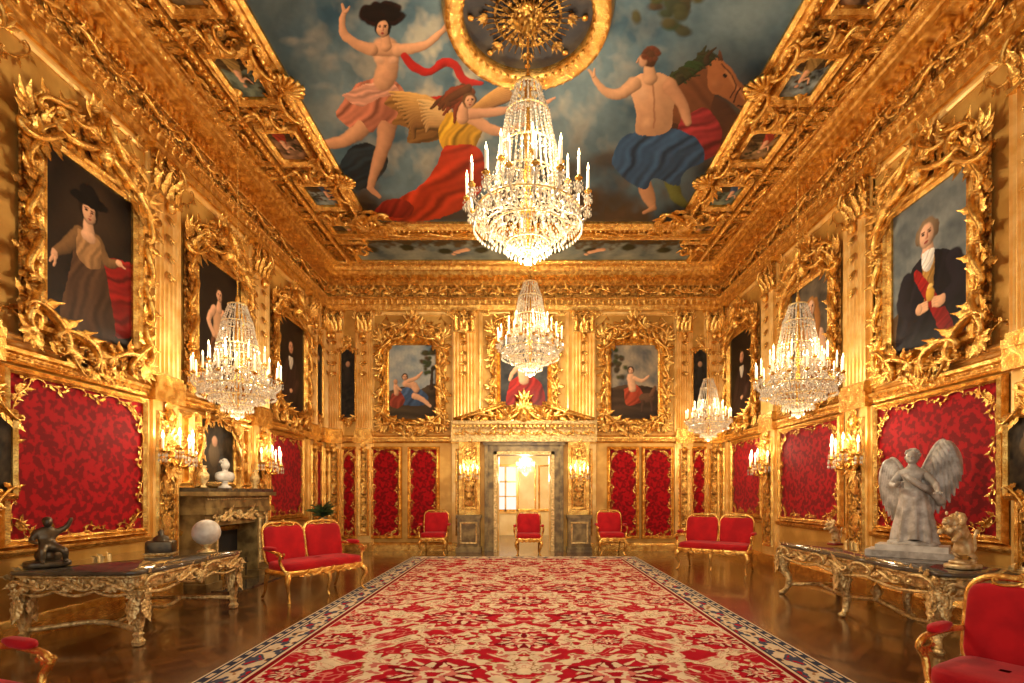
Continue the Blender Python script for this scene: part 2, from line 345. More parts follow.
def p_land1(c):
    n=c.noise(60,21); c.fill((104,128,144),(196,194,178),np.clip(n*.8+.1,0,1))
    c.poly([(0,98),(30,88),(60,96),(100,84),(100,157),(0,157)],(76,62,42),(75,26),.35)
    r=np.random.default_rng(5)
    for i in range(24): c.ell(86+r.normal(0,9),36+r.normal(0,16),r.uniform(6,10),r.uniform(5,8),(58+r.integers(0,24),60+r.integers(0,16),40),soft=.6)
    c.limb([(92,50),(90,92)],[3,4],(60,46,30))
    c.poly([(26,94),(48,86),(70,96),(84,112),(72,128),(24,124)],(64,86,118),(30,12),.4)
    c.poly([(6,104),(22,98),(34,118),(20,134),(2,128)],(150,66,46),(30,9),.4)
    c.limb([(36,82),(50,84),(58,94)],[8,9,8],SK); c.face(34,68,6.5,SK,(70,44,24)); c.limb([(42,76),(58,70),(70,58)],[5,4,2.5],SK); c.limb([(54,108),(72,116),(88,130)],[7,5.5,3],SK)
    c.limb([(14,86),(16,102)],[5,6],SK); c.ell(14,78,5,6,(200,150,112)); c.limb([(16,88),(26,96)],[3.5,2.4],SK)
def p_darkred(c):
    c.fill((26,30,38),(112,108,98),np.clip(c.noise(70,31)*(1.2-c.Y/150),0,1))
    c.poly([(20,96),(50,80),(86,100),(90,150),(16,150)],(140,26,20),(30,12),.45)
    c.limb([(46,66),(50,92)],[11,12],SK); c.face(46,50,7.5,SK,(40,24,14)); c.limb([(56,68),(74,62),(84,44)],[6.5,5,3],SK); c.limb([(36,68),(26,78),(20,92)],[6.5,5,3.5],SK)
def p_land2(c):
    c.fill((78,84,90),(178,160,130),c.noise(70,41)); c.poly([(0,92),(40,84),(100,98),(100,157),(0,157)],(66,48,32),(75,22),.35)
    r=np.random.default_rng(8)
    for i in range(20): c.ell(12+r.normal(0,8),40+r.normal(0,18),r.uniform(6,10),r.uniform(5,8),(56+r.integers(0,20),52+r.integers(0,16),34),soft=.6)
    c.poly([(28,94),(54,84),(70,116),(34,128)],(160,64,38),(30,10),.4); c.limb([(42,68),(46,92)],[9,9],SK); c.face(42,54,7,SK,(60,36,20),0,.4)
    c.limb([(50,70),(66,76),(80,66)],[5,4,2.5],SK); c.ell(76,112,18,11,(96,68,48)); c.limb([(86,106),(94,90)],[6,4],(104,72,50)); c.limb([(68,120),(66,140)],[4,2.5],(76,52,36)); c.limb([(86,120),(88,140)],[4,2.5],(76,52,36))
def p_over(c):
    c.fill((20,18,16),(80,66,46),c.noise(40,51)); c.ell(40,60,18,26,(110,90,60)); c.ell(42,36,9,11,SK); c.ell(66,80,16,20,(60,60,54))
def p_narrow(c):
    c.fill((12,12,14),(56,50,42),c.noise(60,61)); c.ell(50,200,26,90,(50,44,38)); c.ell(50,110,18,24,(180,134,100))
def p_coffer(seed):
    def f(c):
        cols=[((26,34,42),(150,164,162)),((40,30,18),(168,134,88)),((28,40,42),(130,144,124)),((46,28,20),(176,134,98))][seed%4]
        H=c.Y.max(); c.fill(cols[0],cols[1],np.clip(c.noise(70,200+seed)*1.3-.4*c.Y/H,0,1))
        c.poly([(0,H*.7),(40,H*.6),(100,H*.75),(100,H),(0,H)],(60,46,28),(75,20),.4)
        r=np.random.default_rng(seed); x=30+r.uniform(0,40)
        for i in range(14): c.ell((100-x)+r.normal(0,10),H*.4+r.normal(0,H*.1),9,7,(44+r.integers(0,34),50,30),soft=.6)
        c.poly([(x-18,H*.88),(x-6,H*.5),(x+8,H*.48),(x+24,H*.9)],[(150,54,36),(64,82,110),(160,128,70)][seed%3],(20,14),.4); c.limb([(x,H*.38),(x+2,H*.6)],[6,9],SK); c.ell(x,H*.28,5.5,7,(206,152,114)); c.limb([(x+4,H*.4),(x+18,H*.46),(x+26,H*.34)],[4,3,2],SK)
    return f
# ------------------------------------------------------------------ framed pictures
def frame_mesh(w,h):
    r=np.random.default_rng(3); mb=MB(); a,b=w/2+.1,h/2+.1
    mb.add(rframe(w,h,[(-.01,.0),(-.01,.06),(.03,.10),(.06,.07),(.09,.12),(.14,.11),(.17,.05),(.17,0)]),GOLD,False)
    mb.add(rframe(w+.3,h+.3,[(0,0),(0,.03),(.10,.02),(.11,0)]),GOLD2,False)
    for sx in(-1,1):
        m=sx<0
        for v in np.linspace(-b+.25,b-.25,4): mb.add(pl(SS,sx*(a+.10),v,.05,pi/2,.56,mx=m,sz=.9),GOLD)
        mb.add(pl(CS,sx*(a+.02),b+.06,.06,sx*-pi/4,.72,mx=m,sz=1.1),GOLD)
        mb.add(pl(CS,sx*(a-.10),b-.06,.07,pi+sx*-pi/4,.40,mx=m,sz=.8),GOLD)
        mb.add(pl(CS,sx*(a-.02),-b-.02,.06,pi+sx*pi/4,.62,mx=m,sz=1.1),GOLD)
        mb.add(pl(PALM,sx*(a+.08),b+.08,.08,sx*-pi/4,.32),GOLD); mb.add(pl(PALM,sx*(a+.05),-b-.05,.08,pi+sx*pi/4,.28),GOLD)
        mb.add(pl(CS,sx*.36,b+.20,.08,sx*.35*-1,.62,mx=m,sz=1.2),GOLD); mb.add(pl(CS,sx*.25,b+.48,.08,-sx*.8,.5,mx=m,sz=1.2),GOLD)
        mb.add(pl(SS,sx*.55,b+.38,.05,-sx*.7,.6,mx=m,sz=1.),GOLD)
        mb.add(pl(CS,sx*.36,-b-.14,.08,pi+sx*.3,.56,mx=m,sz=1.2),GOLD); mb.add(pl(SS,sx*.3,-b-.28,.05,sx*.5,.4,mx=m),GOLD)
        for _ in range(84):
            t=r.uniform(0,1); 
            if t<.45: u,v,g=sx*(a+r.uniform(0,.16)),r.uniform(-b,b),(0 if sx>0 else pi)+r.uniform(-1.3,1.3)
            elif t<.8: u=sx*r.uniform(0,a); v=b+r.uniform(.02,.55*(1.2-abs(u)/a)); g=pi/2+r.uniform(-1.2,1.2)
            else: u=sx*r.uniform(0,a); v=-b-r.uniform(0,.24*(1.2-abs(u)/a)); g=-pi/2+r.uniform(-1.2,1.2)
            mb.add(pl(LEAFS,u,v,r.uniform(.04,.12),g,r.uniform(.13,.25)),GOLD)
    mb.add(ell((0,b+.25,.02),(.52,.32,.07),12,6),GOLD2); mb.add(ell((0,-b-.1,.02),(.42,.18,.06),12,6),GOLD2)
    mb.add(pl(SHELL,0,b+.28,.1,0,.3),GOLD); mb.add(pl(PALM,0,b+.52,.1,0,.36),GOLD); mb.add(pl(MASK,0,b+.16,.12,0,.6),GOLD)
    mb.add(pl(SHELL,0,-b-.1,.1,pi,.24),GOLD); mb.add(pl(PALM,0,-b-.2,.08,pi,.26),GOLD)
    return mb.mesh('frame')
FM=frame_mesh(1.3,2.05)
def picture(M,u,v,fn,nx=90):
    o=mkobj('framed_painting',FM,None,at(M,u,v,.03)); rect_canvas(1.3,2.05,fn,o,nx); return o
picture(ML,6.45,4.58,p_hatlady,160); picture(ML,9.15,4.58,p_palefig,90); picture(ML,11.95,4.58,p_darkport,60)
picture(MR,-6.9,4.62,p_gent,160); picture(MR,-9.75,4.58,p_palelady,100); picture(MR,-12.8,4.58,p_darkport,60)
picture(MF,-3.08,4.66,p_land1); picture(MF,0,4.9,p_darkred); picture(MF,3.05,4.66,p_land2)
def nframe(w,h):
    mb=MB(); mb.add(rframe(w,h,[(0,.0),(0,.05),(.03,.08),(.06,.05),(.08,.0)]),GOLD,False)
    mb.add(pl(SHELL,0,h/2+.08,.04,0,.16),GOLD); mb.add(pl(PALM,0,h/2+.2,.04,0,.22),GOLD); mb.add(pl(PALM,0,-h/2-.05,.04,pi,.22),GOLD)
    for s in(-1,1):
        mb.add(pl(CS,s*w*.45,h/2+.1,.04,-s*.8,.34,mx=s<0),GOLD); mb.add(pl(CS,s*w*.4,-h/2-.06,.04,pi+s*.8,.3,mx=s<0),GOLD)
    return mb.mesh('narrow_frame')
NF=nframe(.36,1.9)
for M,u in((MF,-4.86),(MF,4.86),(ML,13.55)):
    o=mkobj('framed_painting',NF,None,at(M,u,4.6,.04)); rect_canvas(.36,1.9,p_narrow,o,24)
NF2=nframe(.5,.8)
for M,u in((ML,5.05),(MR,-5.35)):
    o=mkobj('framed_painting',NF2,None,at(M,u,2.0,.16)); rect_canvas(.5,.8,p_over,o,30)
# ------------------------------------------------------------------ room shell
YB=-1.5
mb=MB(); mb.add(box(-XW-.2,XW+.2,YB,YF,-.1,0),PARQ,False); mb.add(box(-3,3,YF,19.6,-.1,-.001),PARQ,False); mb.obj('floor')
mb=MB(); mb.add(box(-XW-.2,-XW,YB,YF+.3,0,Hc),GWALL,False); mb.obj('wall_left')
mb=MB(); mb.add(box(XW,XW+.2,YB,YF+.3,0,Hc),GWALL,False); mb.obj('wall_right')
DW,DH=.74,2.65
mb=MB()
for b in((-XW,-DW,YF,YF+.3,0,Hc),(DW,XW,YF,YF+.3,0,Hc),(-DW,DW,YF,YF+.3,DH,Hc)): mb.add(box(*b),GWALL,False)
mb.obj('wall_far')
mb=MB(); mb.add(box(-XW-.2,XW+.2,YB,YF+.3,Hc,Hc+.2),GWALL,False); mb.obj('ceiling')
def mitre(prof):
    G=[]
    for w,z in prof: G.append([[-XW+w,YB,z],[-XW+w,YF-w,z],[XW-w,YF-w,z],[XW-w,YB,z]])
    return sheet(G)
def straight(mb,prof,m,u0,u1):
    G=[[[u0,z,w],[u1,z,w]] for w,z in prof]; mb.add(sheet(G),m,False)
WALLS=[(ML,YB,YF),(MF,-XW,XW),(MR,-YF,-YB)]
mb=MB()
mb.add(mitre([(0.0,6.66),(.05,6.66),(.07,6.78),(.10,6.79),(.10,6.92),(.15,6.96),(.15,6.99),(.08,7.02)]),GOLD,False)
mb.add(mitre([(.08,7.02),(.08,7.30)]),GOLD2,False)
mb.add(mitre([(.08,7.30),(.13,7.32),(.13,7.44),(.18,7.47),(.36,7.50),(.37,7.60),(.40,7.62),(.42,7.70),(.50,7.74),(.52,7.80)]),GOLD,False)
mb.obj('trim_1')
for i,(M,a,b) in enumerate(WALLS):
    mb=MB(M); n=int((b-a)/.5); us=a+(np.arange(n)+.5)*(b-a)/n
    for j,u in enumerate(us):
        mb.add(pl(SS,u,7.16,.08,0,.46,sy=.46,mx=bool(j%2),sz=.7),GOLD)
        mb.add(pl(ROS,u+.25,7.16,.09,0,.16),GOLD)
        mb.add(pl(PALM,u,7.06,.08,0,.13),GOLD)
    n=int((b-a)/.13)
    for u in a+(np.arange(n)+.5)*(b-a)/n: mb.add(box(u-.04,u+.04,7.335,7.435,.1,.18),GOLD,False)
    n=int((b-a)/.36)
    for u in a+(np.arange(n)+.5)*(b-a)/n:
        mb.add(box(u-.06,u+.06,7.45,7.5,.1,.34),GOLD,False); mb.add(pl(LEAFS,u,7.44,.3,-pi/2,.12),GOLD)
        mb.add(pl(PALM,u,7.61,.38,0,.11,sz=.05),GOLD)
    mb.add(beads(a,6.94,b,6.94,.15,.025,.075),GOLD); mb.add(beads(a,7.31,b,7.31,.13,.022,.065),GOLD); mb.add(beads(a,7.72,b,7.72,.44,.03,.09),GOLD)
    n=int((b-a)/.16)
    for u in a+(np.arange(n)+.5)*(b-a)/n: mb.add(pl(LEAFS,u,6.80,.10,pi/2,.13,sz=.2),GOLD)
    mb.obj('trim_%d'%(i+2))
SURB=[(0,2.98),(.05,3.0),(.08,3.03),(.08,3.08),(.12,3.10),(.12,3.14),(.05,3.17),(0,3.2)]
DADO=[(0,.90),(.05,.92),(.07,.96),(.07,.99),(.03,1.01),(0,1.02)]
BASE=[(.06,0),(.06,.16),(.04,.19),(.02,.22),(0,.24)]
nm=['left','far','right']
for i,(M,a,b) in enumerate(WALLS):
    mb=MB(M); segs=[(a,b)] if i!=1 else [(-XW,-1.95),(1.95,XW)]
    for s0,s1 in segs:
        straight(mb,SURB,GOLD,s0,s1); mb.add(beads(s0,3.055,s1,3.055,.085,.02,.07),GOLD)
        if i!=1: straight(mb,DADO,GOLD,s0,s1)
    mb.obj('trim_%d'%(i+5))
    mb=MB(M)
    for s0,s1 in segs: straight(mb,BASE,GOLD,s0,s1)
    mb.obj('baseboard_'+nm[i])
# ------------------------------------------------------------------ pilasters
def pilaster(wd,z0=3.2,z1=6.66):
    mb=MB(); h=wd/2
    mb.add(box(-h-.05,h+.05,0,z1,0,.05),CREAM,False)
    mb.add(box(-h,h,.24,2.96,.05,.09),CREAM,False); mb.add(pl(rframe(wd-.2,2.3,[(0,.0),(0,.03),(.03,.04),(.05,.0)]),0,1.62,.09),GOLD,False)
    mb.add(box(-h+.12,h-.12,.5,2.75,.09,.094),GOLD2,False)
    mb.add(box(-h-.04,h+.04,0,.24,0,.13),GOLD,False); mb.add(box(-h-.05,h+.05,2.96,3.2,0,.16),GOLD,False)
    for k,z in enumerate(np.linspace(.75,2.6,7)):
        mb.add(pl(PALM,0,z-.1,.09,0 if k%2 else pi,.17*wd/.5,sz=.12),GOLD); mb.add(pl(ROS,0,z+.05,.09,0,.14,sz=.12),GOLD)
        for s in(-1,1): mb.add(pl(CT,s*wd*.2,z,.09,pi/2*s,.22,mx=s<0),GOLD)
    mb.add(pl(MASK,0,2.78,.1,0,.4),GOLD)
    mb.add(box(-h-.04,h+.04,z0,z0+.1,0,.18),GOLD,False); mb.add(box(-h-.02,h+.02,z0+.1,z0+.17,0,.15),GOLD,False)
    zb,zc=z0+.17,z1-.62; nf=6; us=np.linspace(-h,h,nf*8+1); w=.12-.05*np.abs(np.sin((us+h)/wd*pi*nf))**.6
    us=np.concatenate([[-h],us,[h]]); w=np.concatenate([[0],w,[0]])
    G=[[[u,z,ww] for u,ww in zip(us,w)] for z in(zb,zc)]; mb.add(sheet(G),CREAM,False)
    # husk drop ornament on the upper shaft
    for z in np.linspace(zc-.25,zc-1.1,4): mb.add(pl(PALM,0,z,.12,pi,.16,sz=.2),GOLD)
    mb.add(pl(MASK,0,zc-.12,.12,0,.4),GOLD)
    mb.add(box(-h,h,zc,z1,0,.10),GOLD2,False); mb.add(box(-h-.02,h+.02,zc-.03,zc+.02,0,.14),GOLD,False)
    for row,(n,zz,L) in enumerate([(4,zc+.02,.26),(3,zc+.17,.26)]):
        for u in np.linspace(-h*.8,h*.8,n): mb.add(pl(LEAF,u,zz,.10,pi/2,L,sy=.30,sz=.35),GOLD)
    for s in(-1,1): mb.add(pl(CS,s*h*.75,z1-.20,.14,pi/2*s+.3*s,.26,mx=s<0,sz=.5),GOLD)
    mb.add(pl(ROS,0,z1-.1,.14,0,.2),GOLD); mb.add(box(-h-.09,h+.09,z1-.07,z1+.02,0,.2),GOLD,False)
    return mb.mesh('pilaster')
PA=pilaster(.56); PB=pilaster(.40)
def pil(M,u,me): mkobj('pilaster',me,None,at(M,u,0,0))
for u in(4.95,7.75,10.55): pil(ML,u,PA)
pil(ML,13.15,PB); pil(ML,13.98,PB)
for u in(5.4,8.35,11.35): pil(MR,-u,PA)
pil(MR,-13.95,PB)
for u in(-1.66,1.66): pil(MF,u,PA)
for u in(-4.42,4.42,-5.24,5.24): pil(MF,u,PB)
for i,(M,lst) in enumerate([(ML,[6.35,9.15,11.87]),(MF,[-3.05,0,3.05]),(MR,[-6.87,-9.85,-12.65])]):
    mb=MB(M)
    for u in lst:
        ww=2.1 if i==0 else (2.2 if i==1 and u else 2.3)
        mb.add(pl(rframe(ww,3.2,[(0,.0),(0,.03),(.03,.05),(.05,.03),(.08,.04),(.09,0)]),u,4.92,0),CREAM,False)
        for s in(-1,1):
            for v in(3.4,6.4): mb.add(pl(CT,u+s*(ww/2-.18),v,.02,s*pi/4*(-1 if v>5 else 1)+(0 if v>5 else pi),.4,mx=s<0),GOLD)
            mb.add(pl(PALM,u+s*(ww/2-.1),6.5,.03,0,.2,mx=s<0),GOLD)
    mb.obj('trim_%d'%(i+8))
# ------------------------------------------------------------------ red damask panels
def damask(M,u,z0,z1,w,big=True):
    h=z1-z0; mb=MB()
    mb.add(box(-w/2,w/2,-h/2,h/2,.0,.02),VELVET,False)
    mb.add(rframe(w,h,[(-.005,.0),(-.005,.05),(.02,.08),(.05,.05),(.07,.07),(.09,0)]),GOLD,False)
    s=.26 if big else .2; ins=.5*s*.55
    def run(ax,L,off):
        n=max(1,int(round(L/(s*1.02))))
        for k in range(n):
            t=-L/2+(k+.5)*L/n
            for sg in(-1,1):
                if ax==0: mb.add(pl(ST if k%2 else CT,t,sg*off,.022,0 if sg<0 else pi,s,mx=bool(k%2),sz=.3),GOLD)
                else: mb.add(pl(ST if k%2 else CT,sg*off,t,.022,pi/2*sg,s,mx=bool(k%2),sz=.3),GOLD)
    run(0,w-s*1.2,h/2-ins); run(1,h-s*1.2,w/2-ins)
    for a in(-1,1):
        for b in(-1,1):
            mb.add(pl(CT,a*(w/2-ins*1.4),b*(h/2-ins*1.4),.022,math.atan2(b,a)-pi/2,s*1.25,sz=.3),GOLD)
            mb.add(pl(PALM,a*(w/2-ins*1.6),b*(h/2-ins*1.6),.022,math.atan2(-b,-a)-pi/2,s*.5,sz=.1),GOLD)
    mb.obj('damask_wall_panel',None,at(M,u,(z0+z1)/2,.025))
damask(ML,6.35,1.1,2.88,1.9); damask(ML,11.75,1.1,2.88,1.6); damask(ML,3.4,1.1,2.88,2.1)
damask(MR,-6.87,1.1,2.88,2.0); damask(MR,-9.85,1.1,2.88,2.0); damask(MR,-12.55,1.1,2.88,1.6); damask(MR,-3.9,1.1,2.88,2.0)
for u in(-3.82,-2.78,2.74,3.70): damask(MF,u,.42,2.8,.72,False)
for u in(-4.84,4.84): damask(MF,u,.42,2.8,.34,False)
damask(ML,13.57,.9+.2,2.85,.34,False)
# ------------------------------------------------------------------ door surround
mb=MB(MF)
for s in(-1,1):
    x0,x1=sorted((s*DW,s*1.08)); mb.add(box(x0,x1,0,3.0,0,.14),STONE,False)
    x0,x1=sorted((s*DW,s*(DW+.09))); mb.add(box(x0,x1,0,2.74,.14,.2),AGOLD,False)
    x0,x1=sorted((s*.99,s*1.08)); mb.add(box(x0,x1,0,3.0,.14,.19),STONE,False)
mb.add(box(-DW,DW,DH,3.0,0,.14),STONE,False); mb.add(box(-DW-.09,DW+.09,DH,DH+.09,.14,.2),AGOLD,False)
mb.add(box(-1.12,1.12,2.92,3.0,.14,.22),STONE,False)
mb.add(box(-DW-.0,-DW+.04,0,DH,-.3,0),CREAM,False); mb.add(box(DW-.04,DW,0,DH,-.3,0),CREAM,False)
for s in(-1,1):
    x0,x1=sorted((s*1.2,s*1.80)); mb.add(box(x0,x1,0,1.0,0,.38),STONE,False); mb.add(box(x0-.04,x1+.04,.92,1.0,0,.42),STONE,False); mb.add(box(x0-.04,x1+.04,0,.12,0,.42),STONE,False)
    mb.add(pl(rframe(.38,.5,[(0,0),(0,.02),(.03,.03),(.05,0)]),s*1.5,.52,.38),AGOLD,False)
    x0,x1=sorted((s*1.2,s*1.78)); mb.add(box(x0,x1,1.0,3.0,0,.24),GOLD,False)
    mb.add(box(s*1.49-.14,s*1.49+.14,1.22,2.78,.24,.245),GOLD2,False)
    mb.add(pl(rframe(.3,1.6,[(0,0),(0,.03),(.03,.04),(.05,0)]),s*1.49,2.0,.24),GOLD,False)
    for z in np.linspace(1.25,2.75,5): mb.add(pl(PALM,s*1.49,z,.25,0,.2),GOLD); mb.add(pl(ROS,s*1.49,z-.08,.25,0,.16),GOLD)
    for z in(2.55,2.85): mb.add(pl(CS,s*1.49,z,.28,pi/2,.32),GOLD)
straight(mb,[(0,3.0),(.3,3.0),(.3,3.1),(.26,3.12),(.26,3.34),(.32,3.36),(.34,3.42),(.46,3.46),(.48,3.54),(0,3.56)],AGOLD,-1.95,1.95)
for s in(-1,1): mb.add(box(min(s*1.93,s*1.96),max(s*1.93,s*1.96),3.0,3.55,0,.46),AGOLD,False)
for u in np.linspace(-1.7,1.7,9): mb.add(pl(SS,u,3.23,.26,0,.36,sy=.34),GOLD)
for u in np.linspace(-1.9,1.9,34): mb.add(box(u-.03,u+.03,3.38,3.44,.3,.42),GOLD,False)
mb.add(ell((0,3.62,.12),(.95,.34,.14),20,8),GOLD2)
for s in(-1,1):
    P0,P1=(s*1.92,3.6),(s*.5,4.0)
    mb.add(tube([(P0[0],P0[1],.28),((P0[0]+P1[0])/2,3.78,.28),(P1[0],P1[1],.28)],.055,6),GOLD); mb.add(tube([(P0[0],P0[1]+.02,.2),(P1[0],P1[1]+.08,.2)],.04,6),GOLD)
    V=np.array([[s*1.9,3.56,.16],[0,3.56,.16],[0,4.05,.16],[s*.5,4.0,.16]]); mb.add((V,[np.array([[0,1,2,3]])]),GOLD2,False)
    for u,v,a,k in((.45,3.78,-.5,.75),(1.0,3.70,-.25,.65),(1.45,3.66,-.2,.5),(.3,4.0,-.9,.55)): mb.add(pl(CS if k!=.65 else SS,s*u,v,.25,a*s,k,mx=s<0,sz=1.2),GOLD)
    for u in np.linspace(.2,1.7,8): mb.add(pl(LEAF,s*u,3.6,.22,pi/2-s*.4,.35*(1.2-u*.4)),GOLD)
mb.add(pl(SHELL,0,3.78,.3,0,.4),GOLD); mb.add(pl(MASK,0,3.7,.36,0,.8),GOLD); mb.add(pl(PALM,0,4.1,.2,0,.35),GOLD)
mb.obj('door_1')
# antechamber
mb=MB(); y1=19.4
mb.add(box(-3,-2.8,YF+.3,y1,0,4),ANTEW,False); mb.obj('wall_antechamber_left')
mb=MB(); mb.add(box(2.8,3,YF+.3,y1,0,4),ANTEW,False); mb.obj('wall_antechamber_right')
mb=MB(); mb.add(box(-3,3,YF+.3,y1+.2,4,4.1),ANTEW,False); mb.obj('ceiling_antechamber')
mb=MB(); wx0,wx1,wz0,wz1=-1.1,-.3,.9,2.6
for b in((-3,wx0,y1,y1+.2,0,4),(wx1,3,y1,y1+.2,0,4),(wx0,wx1,y1,y1+.2,0,wz0),(wx0,wx1,y1,y1+.2,wz1,4)): mb.add(box(*b),ANTEW,False)
for x in(.1,.9): mb.add(pl(rframe(.6,1.6,[(0,0),(0,.03),(.04,.04),(.06,0)]),0,0,0),GOLD,False,M=at(np.array([[1,0,0,x],[0,0,-1,y1],[0,1,0,1.8],[0,0,0,1.]]),0,0,0))
mb.add(box(-2.8,2.8,y1-.05,y1,.9,.98),GOLD,False); mb.add(box(-2.8,2.8,y1-.15,y1,3.2,3.4),GOLD,False)
mb.obj('wall_antechamber_far')
mb=MB()
for b in((wx0-.08,wx0,wz0-.08,wz1+.08),(wx1,wx1+.08,wz0-.08,wz1+.08),(wx0,wx1,wz0-.08,wz0),(wx0,wx1,wz1,wz1+.08),((wx0+wx1)/2-.03,(wx0+wx1)/2+.03,wz0,wz1),(wx0,wx1,2.0,2.05),(wx0,wx1,1.45,1.49)):
    mb.add(box(b[0],b[1],y1-.05,y1+.06,b[2],b[3]),CREAM,False)
mb.obj('window_1')
# ------------------------------------------------------------------ ceiling mural
zc=Hc-.03; K=zc-1.6
def p_ceiling(c):
    X,Y=c.X,c.Y; n=c.noise(150,71,5); n2=c.noise(60,72,4)
    c.fill((52,86,104),(128,152,158),np.clip(n*1.1-.05,0,1))
    m=np.clip((n2-.4)*2.5,0,1)*np.exp(-((X-470)/130)**2-((Y-80)/110)**2)*.9; c.bl(m,s2l((210,198,168))*np.ones(3))
    m=np.clip((Y-165+18*np.sin(X/40.)+(n2-.5)*60)/55,0,1)*.95; c.bl(m,s2l((76,56,36))*(.4+.9*n2[...,None]))
    m=np.clip((X-640+(n-.5)*110)/80,0,1)*np.clip((Y-30)/60,0,1)*.9; c.bl(m,s2l((48,38,28))*(.4+1.2*n2[...,None]))
    m=np.clip((330-X+(n-.5)*60)/50,0,1)*.6; c.bl(m,s2l((42,56,62))*(.6+.7*n2[...,None]))
    for x,y,a,b in((440,215,70,10),(520,205,60,9),(590,200,50,14),(360,205,40,16),(560,170,50,14),(610,160,30,12)): c.ell(x,y,a,b,(62,46,30),sh=.5,soft=.6,op=.7)
    r=np.random.default_rng(2)
    for i in range(26):
        x,y=668+r.normal(0,16),8+r.normal(0,10); c.ell(x,y,r.uniform(6,12),r.uniform(5,9),(58+r.integers(0,30),68+r.integers(0,20),50),soft=.5)
    for i in range(34):
        x,y=742+r.normal(0,10),150+r.normal(0,18); c.ell(x,y,r.uniform(5,10),r.uniform(3,7),(50+r.integers(0,34),54+r.integers(0,20),34),soft=.5)
    for i in range(40):
        x,y=r.choice([310,440,500,580,620,330]),r.choice([60,50,80,120,40,100]); c.ell(x+r.normal(0,16),y+r.normal(0,6),r.uniform(8,16),r.uniform(4,8),(196,186,164),soft=1.,op=.28,sh=.3)
    S1=(224,166,122)
    # --- dancing figure with black hat
    c.poly([(348,150),(366,142),(388,158),(378,180),(356,190),(338,172)],(34,48,56),(60,8),.5)
    c.limb([(386,108),(387,126),(384,144),(378,162),(370,188)],[12,11,8,7.2,3.4],(206,150,110)); c.limb([(370,188),(380,197)],[3.4,2],(206,150,110))
    c.limb([(376,108),(364,124),(348,139),(334,143),(314,146)],[13,12,7.5,6.8,3.2],S1); c.limb([(314,146),(304,139)],[3.2,1.8],S1)
    c.poly([(356,84),(378,78),(400,84),(404,104),(394,124),(382,120),(372,133),(360,120),(350,127),(336,114),(346,98)],(200,122,92),(35,9),.45)
    c.poly([(342,96),(366,84),(394,84),(398,94),(380,98),(360,106)],(222,160,130),(70,6),.35)
    c.limb([(385,50),(388,66),(384,80)],[15,12,12],S1); c.limb([(374,50),(398,50)],[7,7],S1)
    c.ell(379,60,6,5,(236,182,140),soft=.6); c.ell(393,60,6,5,(228,172,132),soft=.6); c.ell(386,76,8,7,(216,158,116),soft=.7,sh=.2)
    c.limb([(372,50),(356,44),(344,34),(342,22),(345,12)],[7,5.5,4.2,3.8,2.4],S1); c.limb([(345,12),(342,5)],[2.4,1.2],S1); c.limb([(346,12),(349,6)],[2.,1.],S1)
    c.limb([(398,50),(416,48),(430,42),(441,32),(450,22)],[7,5.5,4.2,3.6,2.4],S1); c.limb([(450,22),(456,17)],[2.2,1.2],S1); c.limb([(450,22),(453,14)],[1.8,1.],S1)
    c.limb([(385,34),(386,46)],[4.5,6.5],S1)
    for i in range(26):
        a=r.uniform(0,6.28); c.ell(382+19*math.cos(a),14+9*math.sin(a),6,5,(30+r.integers(0,18),20,16),soft=.4)
    c.ell(381,13,22,10,(24,17,15)); c.face(383,28,8.2,S1,(30,20,16),0,-.3); c.ell(381,15,20,5,(28,20,17))
    c.limb([(404,56),(416,68),(430,72),(444,62),(456,66),(464,80),(482,84)],[4,5,4,5,4,5,2],(186,40,32),.6); c.limb([(418,108),(432,100),(446,100),(462,112)],[2,3,3,2],(186,40,32))
    # --- winged figure in orange: large feathered wings behind the shoulders
    c.poly([(452,122),(440,104),(418,94),(396,94),(384,104),(398,112),(392,124),(408,128),(408,142),(428,142),(444,136)],(150,106,54),(60,7),.4)
    for i in range(13):
        t=i/12; c.limb([(448-4*t,112+16*t),(424-8*t,98+28*t),(390+24*t,92+46*t)],[4.2,3.8,1.4],(228-8*i,176-7*i,98-4*i),.9)
    for i in range(9):
        t=i/8; c.limb([(450-3*t,112+14*t),(434-4*t,104+22*t),(418+8*t,100+32*t)],[3.4,3,1.2],(238-7*i,196-7*i,126-5*i),.9)
    for i in range(9):
        t=i/8; c.limb([(472+3*t,112+2*t),(486+6*t,98+8*t),(506+8*t,84+14*t)],[3.4,3,1.2],(214-8*i,160-7*i,86-4*i),.9)
    c.poly([(446,114),(462,110),(478,112),(482,130),(472,150),(446,152),(438,134)],(218,164,46),(25,8),.45)
    c.poly([(444,146),(476,146),(486,170),(480,192),(452,214),(410,222),(372,216),(392,202),(420,186),(436,166)],(186,58,30),(52,12),.5)
    c.poly([(370,214),(392,198),(414,206),(404,218)],(140,40,28),(20,7),.4)
    c.limb([(472,118),(492,130),(508,130),(530,122)],[7,5.5,4.2,2.4],S1)
    c.limb([(470,114),(494,112),(520,108),(546,102)],[6,5,3.8,2.4],(214,158,118)); c.limb([(546,102),(555,98)],[2.4,1.2],S1)
    c.limb([(464,106),(462,118)],[4.5,7],S1)
    for i in range(22): c.limb([(466+r.normal(0,4),93+r.normal(0,3)),(452+r.normal(0,4),97+r.normal(0,4)),(443+r.normal(0,6),108+r.normal(0,5))],[4,3.4,1.4],(90+r.integers(0,50),62,34),.5)
    c.face(469,101,7,S1,(100,68,36),0,.7)
    # --- horse
    c.limb([(686,112),(712,118),(736,136)],[26,24,14],(76,46,30))
    c.poly([(660,118),(672,84),(692,64),(712,58),(720,66),(716,86),(712,104),(700,130)],(118,70,40),(120,16),.2)
